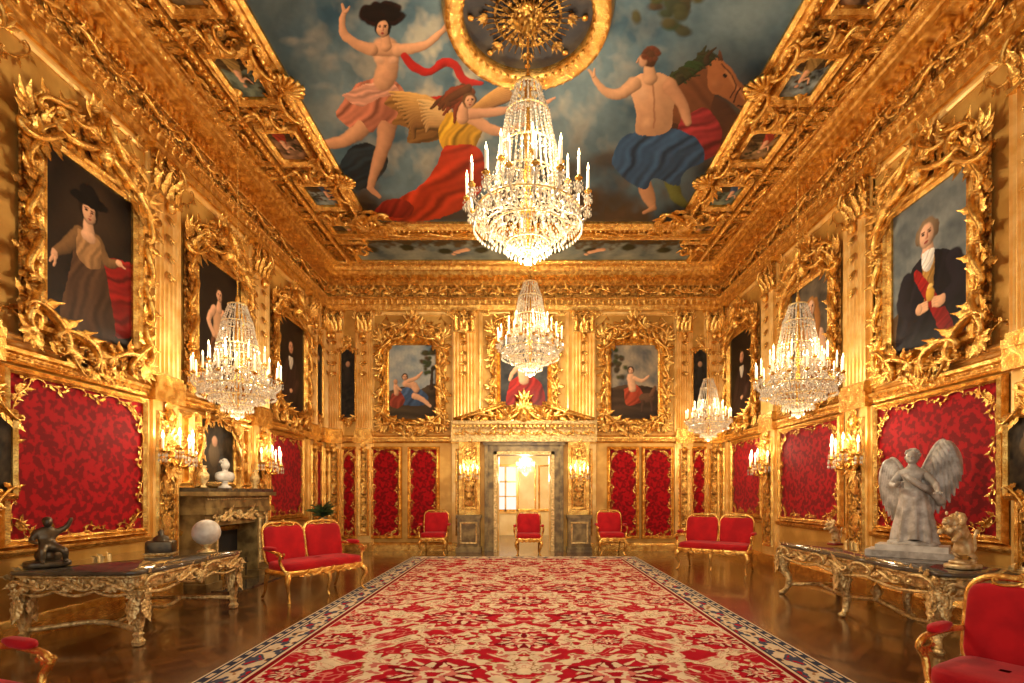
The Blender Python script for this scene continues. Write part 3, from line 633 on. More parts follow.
    c.poly([(708,60),(720,58),(732,70),(746,90),(754,100),(752,108),(744,111),(734,104),(720,96),(708,88)],(150,92,52),None)
    c.ell(716,84,8,8,(164,104,62),soft=.7,sh=.5); c.limb([(726,72),(744,98)],[3,2.4],(176,116,70),.3,soft=.8)
    c.ell(725,76,2.6,1.8,(14,8,6),40); c.ell(750,102,2,1.5,(20,10,8)); c.limb([(738,105),(747,108)],[1,.8],(40,22,14)); c.limb([(722,64),(736,84),(730,98)],[.8,.8,.8],(60,24,18),0); c.limb([(740,88),(734,102)],[.9,.9],(60,24,18),0)
    c.poly([(710,62),(709,50),(716,58)],(112,66,36)); c.poly([(718,60),(719,50),(724,60)],(96,58,34))
    for i in range(40): t=r.uniform(0,1); x,y=712-t*36,58+t*26; c.limb([(x,y),(x+r.normal(-3,3),y-6),(x+r.normal(6,5),y-9+r.normal(4,5))],[3.4,2.4,1],(40+r.integers(0,28),50+r.integers(0,24),34),.6)
    c.poly([(682,118),(706,108),(722,132),(714,156),(690,160),(676,140)],(146,44,46),(60,9),.5)
    # --- man from the back
    c.limb([(642,178),(648,196),(654,208)],[8.5,7,3.4],(196,146,106)); c.limb([(654,208),(644,213)],[3.4,2],(196,146,106)); c.limb([(672,180),(676,196),(684,204)],[8.5,6.5,3.6],(104,108,54))
    c.poly([(620,140),(634,132),(670,128),(698,140),(704,160),(684,172),(678,186),(654,178),(644,190),(622,176),(612,160)],(50,80,112),(38,10),.5)
    S2=(218,166,122)
    c.poly([(628,82),(642,74),(662,74),(676,84),(674,104),(668,132),(638,134),(636,112),(632,96)],S2)
    c.ell(642,92,8,11,(230,180,138),soft=.9,sh=.2); c.ell(663,92,7,11,(204,152,110),soft=.9,sh=.2); c.ell(646,122,7,8,(226,176,132),soft=.9,sh=.1); c.limb([(653,80),(654,104),(654,128)],[1.8,1.5,1.3],(170,118,82),.1,soft=.9)
    c.limb([(634,84),(620,94),(608,93),(599,85),(593,76)],[8,6.4,4.6,3.8,2.4],S2); c.limb([(593,76),(589,70)],[2.3,1.1],S2); c.limb([(594,76),(595,69)],[1.8,1.],S2)
    c.limb([(670,86),(682,104),(688,122)],[8.5,6.5,4],(204,150,110)); c.limb([(649,66),(650,78)],[5.2,8],S2)
    c.ell(649,58,9,10,(86,54,32)); c.ell(643,61,5,7.5,(212,158,118),soft=.4); c.limb([(639,59),(637,62)],[1.4,1.2],(200,146,108))
    for i in range(24): a=r.uniform(0,6.28); c.ell(651+7*math.cos(a),54+6*math.sin(a),3.4,3.,(84+r.integers(0,34),58,36),soft=.5)
YP=np.linspace(222,-200,460); X_=np.linspace(-3.5,3.5,760)
yy=(512*K/(493-YP))[:,None]*np.ones((1,760)); xx=X_[None,:]*np.ones((460,1))
canvas_obj('ceiling_mural',524+512*xx/yy,493-512*K/yy,np.stack([xx,yy,np.full_like(xx,zc)],-1),p_ceiling,PAINT,warp=(22,.9,5),gain=.8)
YN=float(yy.min()); YM=float(yy.max())
def p_strip(c):
    c.fill((64,84,92),(150,156,140),c.noise(90,81)); n=c.noise(30,82)
    m=np.clip((c.Y-44+(n-.5)*40)/20,0,1); c.bl(m,s2l((70,56,34))*(.5+n[...,None]))
    for i in range(9): c.ell(30+i*65,40+8*math.sin(i*2),16,14,(46,48,30),soft=.4)
    for x in(180,420): c.limb([(x,30),(x+20,40)],[6,7],SK); c.ell(x-6,22,4,5,SK)
nx,ny=300,50; xs=np.linspace(-4.3,4.3,nx)[None,:]*np.ones((ny,1)); ys=np.linspace(12.35,13.55,ny)[:,None]*np.ones((1,nx))
canvas_obj('ceiling_mural',(xs+4.3)*70,(13.55-ys)*70,np.stack([xs,ys,np.full_like(xs,zc)],-1),p_strip,PAINT,warp=(14,1.5,5))
# ceiling gilded framework
def cfr(mb,x0,x1,y0,y1,prof,m=GOLD):
    mb.add(pl(rframe(x1-x0,y1-y0,prof),(x0+x1)/2,(y0+y1)/2,0),m,False)
BIG=[(-.02,.0),(-.02,.08),(.03,.13),(.08,.10),(.12,.15),(.2,.14),(.24,.06),(.26,0)]
SM=[(-.02,.0),(-.02,.07),(.02,.11),(.06,.08),(.09,.10),(.12,.0)]
mb=MB(MC); mb.add(box(-5.0,5.0,YB,13.72,.0,.012),GOLD2,False)
cfr(mb,-3.5,3.5,YN+.0,YM,BIG); cfr(mb,-4.3,4.3,12.35,13.55,SM)
for x in(-4.62,4.62,):
    mb.add(box(x-.05,x+.05,YB,13.7,.01,.12),GOLD,False); mb.add(beads(x,YB,x,13.7,.13,.035,.1),GOLD)
mb.add(beads(-3.66,YN,-3.66,YM,.15,.04,.11),GOLD); mb.add(beads(3.66,YN,3.66,YM,.15,.04,.11),GOLD); mb.add(beads(-3.6,YM+.16,3.6,YM+.16,.15,.04,.11),GOLD)
mb.add(box(-4.6,4.6,12.05,12.2,.01,.10),GOLD,False)
ci=0
for s in(-1,1):
    ys=np.arange(4.6,12.3,1.5)
    for i,y in enumerate(ys):
        x0,x1=sorted((s*3.92,s*4.44)); xo=s*4.84; xc=(x0+x1)/2
        cfr(mb,x0,x1,y-.40,y+.40,SM)
        gn=40; a0,a1,b0,b1=x0,x1,y-.40,y+.40
        gm=int(gn*(b1-b0)/(a1-a0)); gx=np.linspace(a0,a1,gn)[None,:]*np.ones((gm,1)); gy=np.linspace(b0,b1,gm)[:,None]*np.ones((1,gn))
        canvas_obj('ceiling_coffer_painting',(gx-a0)/(a1-a0)*100,(b1-gy)/(a1-a0)*100,np.stack([gx,gy,np.full_like(gx,Hc-.02)],-1),p_coffer(ci),PAINT,warp=(14,1.5,5)); ci+=1
        for a in(-1,1):
            mb.add(pl(CS,s*3.92,y+a*.50,.03,pi/2*s,.34,mx=a<0),GOLD); mb.add(pl(CS,s*4.42,y+a*.50,.03,-pi/2*s,.34,mx=a<0),GOLD)
            mb.add(pl(PALM,xc,y+a*.46,.05,0 if a>0 else pi,.2),GOLD)
        yc=y+.75
        mb.add(ell((xc,yc,.02),(.22,.13,.09),14,6),GOLD2); mb.add(pl(MASK,xc,yc,.09,0,.42),GOLD)
        for a in(-1,1):
            mb.add(pl(CS,xc+a*.18,yc,.06,-a*pi/2,.4,mx=a<0,sz=.9),GOLD)
        for k in range(10):
            g=rng.uniform(0,6.28); mb.add(pl(LEAF,xc+.2*math.cos(g),yc+.1*math.sin(g),.06,g,.2),GOLD)
        mb.add(pl(SS,xo,y,.02,pi/2,.7,sy=.4),GOLD); mb.add(pl(ROS,xo,yc,.03,0,.24),GOLD)
        for a in(-1,1): mb.add(pl(PALM,xo,y+a*.40,.03,0 if a>0 else pi,.18),GOLD)
        cfr(mb,xo-.10,xo+.10,y-.52,y+.52,[(0,0),(0,.04),(.03,.05),(.05,0)])
    for k in range(14): mb.add(pl(LEAF,s*(3.3+rng.uniform(-.3,.3)),YM-.1+rng.uniform(-.25,.3),.12,rng.uniform(0,6.28),.38),GOLD)
    mb.add(pl(CS,s*3.3,YM-.25,.12,s*pi/4,.9,mx=s<0),GOLD); mb.add(pl(SHELL,s*3.45,YM,.14,-s*3*pi/4,.4),GOLD)
    for y in(7.6,9.9):
        mb.add(pl(SHELL,s*3.6,y,.14,s*pi/2,.34),GOLD)
        for a in(-1,1): mb.add(pl(CS,s*3.62,y+a*.42,.14,s*pi/2,.6,mx=a<0),GOLD)
for u in np.linspace(-3,3,7):
    mb.add(pl(SS,u,12.02,.08,0,.7,sy=.5),GOLD); mb.add(pl(SS,u,12.02+1.7-.05,.02,0,.5,sy=.3),GOLD)
mb.add(pl(SHELL,0,YM+.05,.16,pi,.4),GOLD)
for a in(-1,1): mb.add(pl(CS,a*.5,YM+.05,.14,0,.7,mx=a<0),GOLD)
mb.obj('trim_11')
# medallion
YC=6.6
mb=MB(at(MC,0.05,YC,.03)@np.diag([.92,.92,1,1.])); DARKM=mat('medallion_ground',(.05,.04,.03),.5,0,c2=(.015,.015,.02),nscale=5)
mb.add(lathe([(.001,.02),(.95,.02)],48),DARKM)
mb.add(lathe([(.90,.02),(.90,.10),(.95,.15),(1.0,.12),(1.05,.18),(1.14,.17),(1.18,.08),(1.2,0)],64),GOLD)
for a in np.linspace(0,2*pi,48,endpoint=False):
    mb.add(pl(LEAFS,1.06*math.cos(a),1.06*math.sin(a),.15,a+1.2,.16),GOLD); mb.add(ell((.93*math.cos(a+.08),.93*math.sin(a+.08),.14),(.03,.03,.03),6,4),GOLD)
for i,a in enumerate(np.linspace(0,2*pi,40,endpoint=False)):
    L=.80 if i%5==0 else .62; P=[(.16*math.cos(a),.16*math.sin(a),.06),(L*math.cos(a),L*math.sin(a),.04)]; mb.add(tube(P,[.016,.008],4),GOLD2)
    if i%5==0: mb.add(ell((L*math.cos(a),L*math.sin(a),.05),(.05,.05,.02),8,5),GOLD); mb.add(pl(PALM,L*.7*math.cos(a),L*.7*math.sin(a),.05,a-pi/2,.16),GOLD2)
for r_,n_,l_ in((.30,24,.12),(.18,16,.14)):
    for a in np.linspace(0,2*pi,n_,endpoint=False): mb.add(pl(LEAFS,r_*math.cos(a),r_*math.sin(a),.08,a,l_),GOLD2)
mb.add(lathe([(.44,.03),(.46,.06),(.48,.03)],36),GOLD2); mb.add(lathe([(.24,.04),(.2,.10),(.14,.12),(.10,.2),(.05,.28),(.001,.3)],20),GOLD2)
mb.obj('ceiling_medallion')
# ------------------------------------------------------------------ chandeliers
def chandelier_mesh():
    mb=MB(); C=[];RX=[];RZ=[]
    def strand(p0,p1,n,sag,rx=.018,rz=.028):
        t=np.linspace(0,1,n)[:,None]; P=np.array(p0)*(1-t)+np.array(p1)*t; P[:,2]-=(sag*4*t*(1-t))[:,0]
        C.append(P);RX.append(np.full(n,rx));RZ.append(np.full(n,rz))
    def ring(r,z,n,rx=.018,rz=.05):
        a=np.linspace(0,2*pi,n,endpoint=False); C.append(np.column_stack([r*np.cos(a),r*np.sin(a),np.full(n,z)]));RX.append(np.full(n,rx));RZ.append(np.full(n,rz))
    def cp(r,a,z): return (r*math.cos(a),r*math.sin(a),z)
    def hoop(r,z,t=.014):
        a=np.linspace(0,2*pi,33); mb.add(tube(np.column_stack([r*np.cos(a),r*np.sin(a),np.full(33,z)]),t,5),AGOLD)
    for r,z,t in((.18,2.38,.018),(.30,2.0,.012),(.40,1.5,.014),(.38,1.15,.012),(.72,.62,.018),(.52,.42,.012),(.30,.22,.012)): hoop(r,z,t)
    for n,r0,z0,r1,z1,s,k in((20,.18,2.36,.30,2.02,.02,9),(30,.30,2.0,.40,1.52,.04,13),(32,.40,1.5,.44,1.1,.03,11),(32,.44,1.1,.72,.66,.14,14),(38,.72,.6,.52,.44,-.0,6),(34,.52,.42,.3,.24,.0,7),(22,.3,.22,.05,.08,.0,7)):
        for a in np.linspace(0,2*pi,n,endpoint=False): strand(cp(r0,a,z0),cp(r1,a,z1),k,s)
    for r,z,n,rz in((.19,2.30,14,.05),(.31,1.93,24,.05),(.41,1.42,32,.055),(.73,.52,64,.06),(.75,.42,64,.04),(.53,.33,44,.05),(.31,.14,26,.05),(.12,.02,10,.05)): ring(r,z,n,.022,rz)
    mb.add(lathe([(.02,2.6),(.05,2.5),(.03,2.42),(.05,2.3),(.03,2.0),(.06,1.7),(.03,1.4),(.07,1.15),(.04,.95),(.10,.78),(.14,.68),(.06,.6),(.03,.3),(.05,.12),(.001,.05)],12),GOLD)
    mb.add(ell((0,0,0),(.06,.06,.07),10,8),CRYSTAL)
    for n,R,zc_,z0 in((16,.84,.80,.66),(8,.56,1.12,.95)):
        for a in np.linspace(0,2*pi,n,endpoint=False)+.1:
            P=smooth_path([cp(.1,a,z0),cp(R*.35,a,z0+.06),cp(R*.72,a,z0-.12),cp(R*.97,a,z0-.04),cp(R,a,zc_)],12); mb.add(tube(P,[.016]*12,5),CRYSTAL)
            M=at(np.eye(4),*cp(R,a,zc_)); mb.add(lathe([(.01,-.04),(.05,.0),(.055,.015),(.02,.02),(.022,.05)],10),GOLD,M=M)
            mb.add(lathe([(.020,.04),(.020,.29),(.001,.292)],7),CANDLE,M=M); mb.add(lathe([(.002,.295),(.015,.32),(.012,.345),(.001,.40)],6),FLAME,M=M)
            for b in np.linspace(0,2*pi,6,endpoint=False):
                x,y,z=cp(R,a,zc_); C.append(np.array([[x+.05*math.cos(b),y+.05*math.sin(b),z-.05],[x+.05*math.cos(b),y+.05*math.sin(b),z-.12]]));RX.append([.011,.014]);RZ.append([.022,.04])
            if n==16: strand(cp(R,a,zc_-.02),cp(.40,a,1.35),12,.16,.012,.02)
            strand(cp(R,a,zc_),cp(R,a+2*pi/n,zc_),9,.14,.012,.02)
    mb.add(octs(np.concatenate(C),np.concatenate(RX),np.concatenate(RZ)),CRYSTAL,False)
    return mb.mesh('chandelier')
CH=chandelier_mesh()
LCOL=(1.,.83,.58)
def plight(parent,loc,P,r=.05,c=LCOL):
    l=bpy.data.lights.new('candle_light','POINT'); l.energy=P; l.color=c; l.shadow_soft_size=r
    o=bpy.data.objects.new('candle_light',l); col.objects.link(o); o.parent=parent; o.location=loc; return o
def chandelier(x,y,z,s,P,PB,top=Hc,nl=4):
    o=mkobj('crystal_chandelier',CH); o.location=(x,y,z); o.scale=(s,s,s)
    mb=MB(); L=(top-z)/s; zs=np.arange(2.55,L,.07)
    for i,q_ in enumerate(zs): mb.add(ell((0,0,q_),(.022 if i%2 else .014,.014 if i%2 else .022,.045),6,4),GOLD)
    if L>2.7: mb.add(lathe([(.02,L-.12),(.10,L-.05),(.12,L)],12),GOLD)
    mb.obj('chain',o)
    for k in range(nl):
        a=2*pi*k/nl+.4; plight(o,(.68*math.cos(a),.68*math.sin(a),1.3),P/nl,.06)
    plight(o,(0,0,-.22),PB,.1); return o
chandelier(0.05,YC,4.6,.93,200,375)
chandelier(0.15,12.3,4.45,.92,115,180)
chandelier(-4.42,7.9,2.78,.72,46,38); chandelier(4.28,8.0,2.82,.72,46,38); chandelier(4.5,12.5,2.9,.62,32,28)
chandelier(.05,17,2.2,.36,130,90,top=4.0,nl=3)
# ------------------------------------------------------------------ sconces
def sconce_mesh():
    mb=MB(); C=[]
    mb.add(ell((0,0,.02),(.1,.22,.04),10,8),GOLD2); mb.add(pl(PALM,0,.12,.03,0,.26),GOLD); mb.add(pl(PALM,0,-.12,.03,pi,.22),GOLD); mb.add(pl(ROS,0,0,.05,0,.25),GOLD)
    for s in(-1,1): mb.add(pl(CS,s*.1,.05,.04,pi/2*s,.3,mx=s<0),GOLD)
    for a,R,h in((-1.25,.27,.05),(-.55,.25,.1),(0.,.30,.0),(.55,.25,.1),(1.25,.27,.05)):
        d=np.array([math.sin(a)*R,0,math.cos(a)*R+.02]); P=smooth_path([(0,-.03,.04),(d[0]*.5,-.14,d[2]*.6),(d[0]*.95,-.08,d[2]*.98),(d[0],h,d[2])],10); mb.add(tube(P,.013,5),GOLD)
        M=np.array([[1,0,0,d[0]],[0,0,1,h],[0,1,0,d[2]],[0,0,0,1.]])
        mb.add(lathe([(.01,-.03),(.045,.0),(.05,.012),(.02,.02),(.02,.04)],8),GOLD,M=M); mb.add(lathe([(.014,.03),(.014,.16),(.001,.162)],7),CANDLE,M=M); mb.add(lathe([(.002,.165),(.018,.19),(.014,.22),(.001,.27)],6),FLAME,M=M)
        for b in np.linspace(0,2*pi,5,endpoint=False):
            for k in(0,1): C.append((d[0]+.045*math.cos(b),h-.05-.06*k,d[2]+.045*math.sin(b)))
    C=np.array(C); V,F=octs(C[:,[0,2,1]],.012,.03); mb.add((V[:,[0,2,1]],F),CRYSTAL,False)
    return mb.mesh('sconce')
SC=sconce_mesh()
def sconce(M,u,v,w,P=18,s=1.15):
    T=at(M,u,v,w)@np.diag([s,s,s,1.]); o=mkobj('candle_wall_sconce',SC,None,T); plight(o,(0,.34,.28),P,.08); return o
for u in(7.75,10.55): sconce(ML,u,2.15,.12)
for u in(8.35,11.35): sconce(MR,-u,2.15,.12)
for u in(-1.49,1.49): sconce(MF,u,2.05,.28,13,.9)
# ------------------------------------------------------------------ fireplace
mb=MB(ML); u0,u1=8.15,10.15; uc=(u0+u1)/2
for a,b in((u0,u0+.38),(u1-.38,u1)):
    mb.add(box(a,b,0,1.35,0,.42),STONE,False); mb.add(box(a-.03,b+.03,0,.14,0,.46),STONE,False); mb.add(box(a-.03,b+.03,1.25,1.35,0,.46),STONE,False)
    c_=(a+b)/2; mb.add(pl(rframe(.2,.8,[(0,0),(0,.02),(.02,.03),(.04,0)]),c_,.7,.42),AGOLD,False); mb.add(pl(CS,c_,1.1,.43,pi/2,.25),AGOLD); mb.add(pl(PALM,c_,.4,.43,0,.25),AGOLD)
mb.add(box(u0+.38,u1-.38,1.05,1.35,0,.38),STONE,False); mb.add(box(u0+.38,u1-.38,0,1.05,0,.03),BLACK,False)
mb.add(box(u0-.02,u1+.02,1.35,1.55,0,.44),STONE,False); mb.add(box(u0-.1,u1+.1,1.55,1.62,0,.54),STONE,False); mb.add(box(u0-.06,u1+.06,1.62,1.68,0,.5),DMARB,False)
for u in(uc-.35,uc+.35): mb.add(pl(SS,u,1.2,.39,0,.5),AGOLD)
mb.add(pl(SHELL,uc,1.15,.39,0,.16),AGOLD); mb.add(beads(u0,1.5,u1,1.5,.45,.02,.07),AGOLD)
for a in np.linspace(u0+.5,u1-.5,7): mb.add(box(a-.01,a+.01,.05,.4,.25,.27),BRONZE,False)
mb.add(box(u0+.45,u1-.45,.3,.32,.25,.28),BRONZE,False); mb.add(box(u0+.1,u1-.1,0,.02,.42,.9),DMARB,False)
mb.obj('fireplace')
mb=MB(); mb.add(rframe(.95,1.05,[(0,0),(0,.05),(.03,.08),(.08,.05),(.1,0)]),GOLD,False)
for s in(-1,1):
    mb.add(pl(CS,s*.5,.5,.06,-s*pi/4,.42,mx=s<0),GOLD); mb.add(pl(SS,s*.56,0,.05,pi/2,.6,mx=s<0),GOLD); mb.add(pl(CS,s*.2,.62,.05,-s*.3,.4,mx=s<0),GOLD)
mb.add(pl(SHELL,0,.6,.06,0,.2),GOLD)
o=mb.obj('framed_painting',None,at(ML,uc-.1,2.32,.05)); rect_canvas(.95,1.05,p_over,o,60)
mb=MB(ML)
for u in(8.2,9.98): mb.add(pl(rframe(.22,1.05,SM),u,2.3,0),GOLD,False); mb.add(pl(PALM,u,2.0,.02,0,.3),GOLD); mb.add(pl(ROS,u,2.45,.02,0,.25),GOLD)
mb.obj('trim_12')
# ------------------------------------------------------------------ furniture
def rotz(x,y,a,z=0,s=1): return Matrix.Translation((x,y,z))@Matrix.Rotation(a,4,'Z')@Matrix.Scale(s,4)
def seat_mesh(W,bays,legh=.36):
    mb=MB(); D=.58; h=W/2
    mb.add(sbox((0,0,.39),(h+.01,D/2+.02,.05),.25,32),GOLD); 
    mb.add(sbox((0,-.01,.465),(h-.015,D/2+.0,.08),.35,40,12),CHRED)
    for sx in(-1,1):
        mb.add(tube(smooth_path([(sx*(h-.05),-D/2+.05,.38),(sx*(h-.0),-D/2-.01,.28),(sx*(h-.05),-D/2+.04,.12),(sx*(h-.03),-D/2+.0,.02),(sx*(h-.01),-D/2-.03,.015)],12),[.042,.045,.042,.034,.028,.024,.02,.018,.018,.02,.026,.02],7),GOLD)
        mb.add(tube(smooth_path([(sx*(h-.06),D/2-.04,.38),(sx*(h-.05),D/2,.25),(sx*(h-.06),D/2+.03,.12),(sx*(h-.05),D/2+.09,.015)],9),[.036,.034,.03,.026,.022,.02,.018,.018,.02],7),GOLD)
        mb.add(tube(smooth_path([(sx*(h-.02),D/2-.0,.70),(sx*(h+.03),.08,.70),(sx*(h+.05),-.10,.68),(sx*(h+.04),-.19,.665),(sx*(h+.045),-.215,.63),(sx*(h+.03),-.17,.56),(sx*(h-.0),-.20,.46),(sx*(h-.03),-.24,.40)],22),.022,7),GOLD)
        mb.add(sbox((sx*(h+.035),.05,.722),(.036,.14,.03),.6,14,8),CHRED)
        mb.add(pl(CS,0,0,0,0,.16),GOLD,M=np.array([[0,0,1,sx*(h+.03)],[1,0,0,-.18],[0,1,0,.665],[0,0,0,1.]]))
    if bays>1:
        for b in range(1,bays):
            x=-h+W*b/bays; mb.add(tube(smooth_path([(x,-D/2+.03,.38),(x,-D/2-.02,.27),(x,-D/2+.03,.1),(x,-D/2,.015)],9),[.036,.034,.03,.026,.022,.02,.018,.018,.02],7),GOLD)
    bw=W/bays
    th=np.linspace(0,2*pi,49)
    for b in range(bays):
        x=-h+bw*(b+.5)
        T=np.array([[1,0,0,x],[0,1,.2,D/2-.05],[0,0,1,.48],[0,0,0,1.]])
        mb.add(sbox((0,0,.27),(bw/2-.02,.05,.26),.3,36,14),CHRED,M=T)
        f=lambda c,p:np.sign(c)*np.abs(c)**p
        P=np.column_stack([(bw/2-.015)*f(np.cos(th),.32),np.zeros(49),.265+.275*f(np.sin(th),.32)+.035*np.clip(np.sin(th),0,1)**6])
        mb.add(tube(P,.022,7),GOLD,M=T)
        for s in(-1,1): mb.add(pl(CS,0,0,0,-s*.2,.17,mx=s<0),GOLD,M=T@np.array([[1,0,0,s*.08],[0,0,-1,-.02],[0,1,0,.57],[0,0,0,1.]]))
        mb.add(pl(SHELL,0,0,0,0,.06),GOLD,M=T@np.array([[1,0,0,0],[0,0,-1,-.03],[0,1,0,.56],[0,0,0,1.]]))
    for u in np.linspace(-h*.6,h*.6,2*bays+1): mb.add(pl(SS,0,0,0,0,.2),GOLD,M=np.array([[1,0,0,u],[0,0,-1,-D/2-.01],[0,1,0,.37],[0,0,0,1.]]))
    return mb.mesh('seat')
ARM=seat_mesh(.62,1); SET=seat_mesh(1.30,2)
def seat(name,me,x,y,a,s=1.): mkobj(name,me,None,rotz(x,y,a,0,s))
seat('armchair',ARM,-2.33,13.3,.0,1.08); seat('armchair',ARM,.12,13.2,0,1.05); seat('armchair',ARM,2.26,13.3,0,1.08)
seat('settee',SET,-3.28,8.1,1.0,1.08); seat('settee',SET,3.95,10.6,-.62,1.08)
seat('armchair',ARM,2.86,3.04,-1.05,1.0); seat('armchair',ARM,-3.02,2.66,1.25,1.0)
def table_mesh(L,D,H,kind):
    mb=MB(); l,d=L/2,D/2
    def slab(e,z0,z1,m,sc=.06):
        t=np.linspace(0,2*pi,81)[:-1]; f=lambda c,p:np.sign(c)*np.abs(c)**p
        x=(l+e)*f(np.cos(t),.16); y=(d+e)*f(np.sin(t),.16); y=y-np.sign(y)*sc*np.cos(x/l*pi*2)*.5*(np.abs(y)>d*.7)
        R=[np.column_stack([x*k,y*k,np.full(80,z)]) for k,z in((.001,z0),(.985,z0),(1,z0+.01),(1,z1-.01),(.99,z1),(.001,z1))]; mb.add(skin(R),m)
    slab(.05,H-.045,H,DMARB); slab(.03,H-.075,H-.045,AGOLD); slab(-.02,H-.2,H-.075,AGOLD)
    for s in(-1,1):
        n=int(L/.42)
        for i,u in enumerate((np.arange(n)+.5)/n*L-l):
            M=np.array([[1,0,0,u],[0,0,s*1.,s*(d-.005)],[0,1,0,H-.15],[0,0,0,1.]]); mb.add(pl(SS if i%2 else CS,0,0,0,0 if i%2 else pi,.36),AGOLD,M=M)
        mb.add(pl(SHELL,0,0,0,pi,.15),AGOLD,M=np.array([[1,0,0,0],[0,0,s*1.,s*d],[0,1,0,H-.14],[0,0,0,1.]]))
        n=max(1,int(D/.42))
        for i,u in enumerate((np.arange(n)+.5)/n*D-d):
            M=np.array([[0,0,s*1.,s*(l-.01)],[1,0,0,u],[0,1,0,H-.15],[0,0,0,1.]]); mb.add(pl(SS,0,0,0,0,.36),AGOLD,M=M)
        for c0,c1,ax in((-l,l,0),(-d,d,1)):
            t=np.linspace(0,1,25); w=c0+(c1-c0)*t; z=H-.21-.05*np.abs(np.sin(t*pi*3)); 
            P=np.column_stack([w*.93,np.full(25,s*(d-.02)),z]) if ax==0 else np.column_stack([np.full(25,s*(l-.02)),w*.9,z]); mb.add(tube(P,.018,6),AGOLD)
    xs=[-l+.1,l-.1]+([0] if L>2.6 else [])
    for x in xs:
        for y in(-d+.08,d-.08):
            sx=np.sign(x) if x else 0; sy=np.sign(y); M=at(np.eye(4),x,y,0)
            if kind=='term':
                mb.add(lathe([(.001,.0),(.05,.01),(.06,.05),(.035,.09),(.04,.11),(.05,.13),(.032,.15),(.045,.2),(.085,H-.28),(.10,H-.26),(.10,H-.2),(.001,H-.2)],4,None),AGOLD,False,M=M@np.array([[.75,-.75,0,0],[.75,.75,0,0],[0,0,1,0],[0,0,0,1.]]))
                for k in(0,1,2,3):
                    c,s_=math.cos(k*pi/2),math.sin(k*pi/2); Q=M@np.array([[c,0,s_,s_*.075],[s_,0,-c,-c*.075],[0,1,0,H-.34],[0,0,0,1.]]); mb.add(pl(LEAF,0,.06,0,-pi/2,.26,sy=.32,sz=.2),AGOLD,M=Q); mb.add(pl(ROS,0,.1,.02,0,.13),AGOLD,M=Q)
            else:
                P=smooth_path([(0,0,H-.18),(sx*.05,sy*.04,H-.30),(sx*.03,sy*.02,H-.42),(-sx*.06,-sy*.03,.28),(-sx*.04,-sy*.02,.12),(sx*.03,sy*.02,.035),(sx*.05,sy*.03,.03)],18)
                mb.add(tube(P,np.interp(np.linspace(0,1,18),[0,.2,.45,.75,.9,1],[.075,.08,.055,.035,.04,.045]),8),AGOLD,M=M)
                for a in(0,pi/2,pi,3*pi/2):
                    c,s_=math.cos(a),math.sin(a); Q=M@np.array([[c,0,s_,s_*.07+sx*.04],[s_,0,-c,-c*.07+sy*.03],[0,1,0,H-.26],[0,0,0,1.]]); mb.add(pl(LEAF,0,.06,0,-pi/2,.28,sy=.34,sz=.15),AGOLD,M=Q)
                    mb.add(pl(CS,0,-.02,.01,pi/2,.16),AGOLD,M=Q)
                mb.add(ell((sx*.04,sy*.03,.03),(.06,.05,.03),8,5),AGOLD,M=M)
    for s in(-1,1):
        P=smooth_path([(s*(l-.12),-d+.1,.16),(s*(l-.32),0,.2),(s*(l-.12),d-.1,.16)],14); mb.add(tube(P,.028,6),AGOLD)
    P=smooth_path([(-l+.3,0,.2),(-l*.4,0,.14),(0,0,.22),(l*.4,0,.14),(l-.3,0,.2)],20); mb.add(tube(P,.028,6),AGOLD); mb.add(lathe([(.001,.2),(.07,.22),(.04,.27),(.08,.33),(.03,.4),(.001,.44)],10),AGOLD)
    return mb.mesh('console')
mkobj('console_table',table_mesh(1.95,1.35,.80,'term'),None,rotz(-4.62,6.22,pi/2))
mkobj('console_table',table_mesh(3.2,1.0,.82,'cab'),None,rotz(4.55,6.6,pi/2))
mkobj('console_table',table_mesh(1.9,.6,.82,'cab'),None,rotz(-4.95,11.9,pi/2))
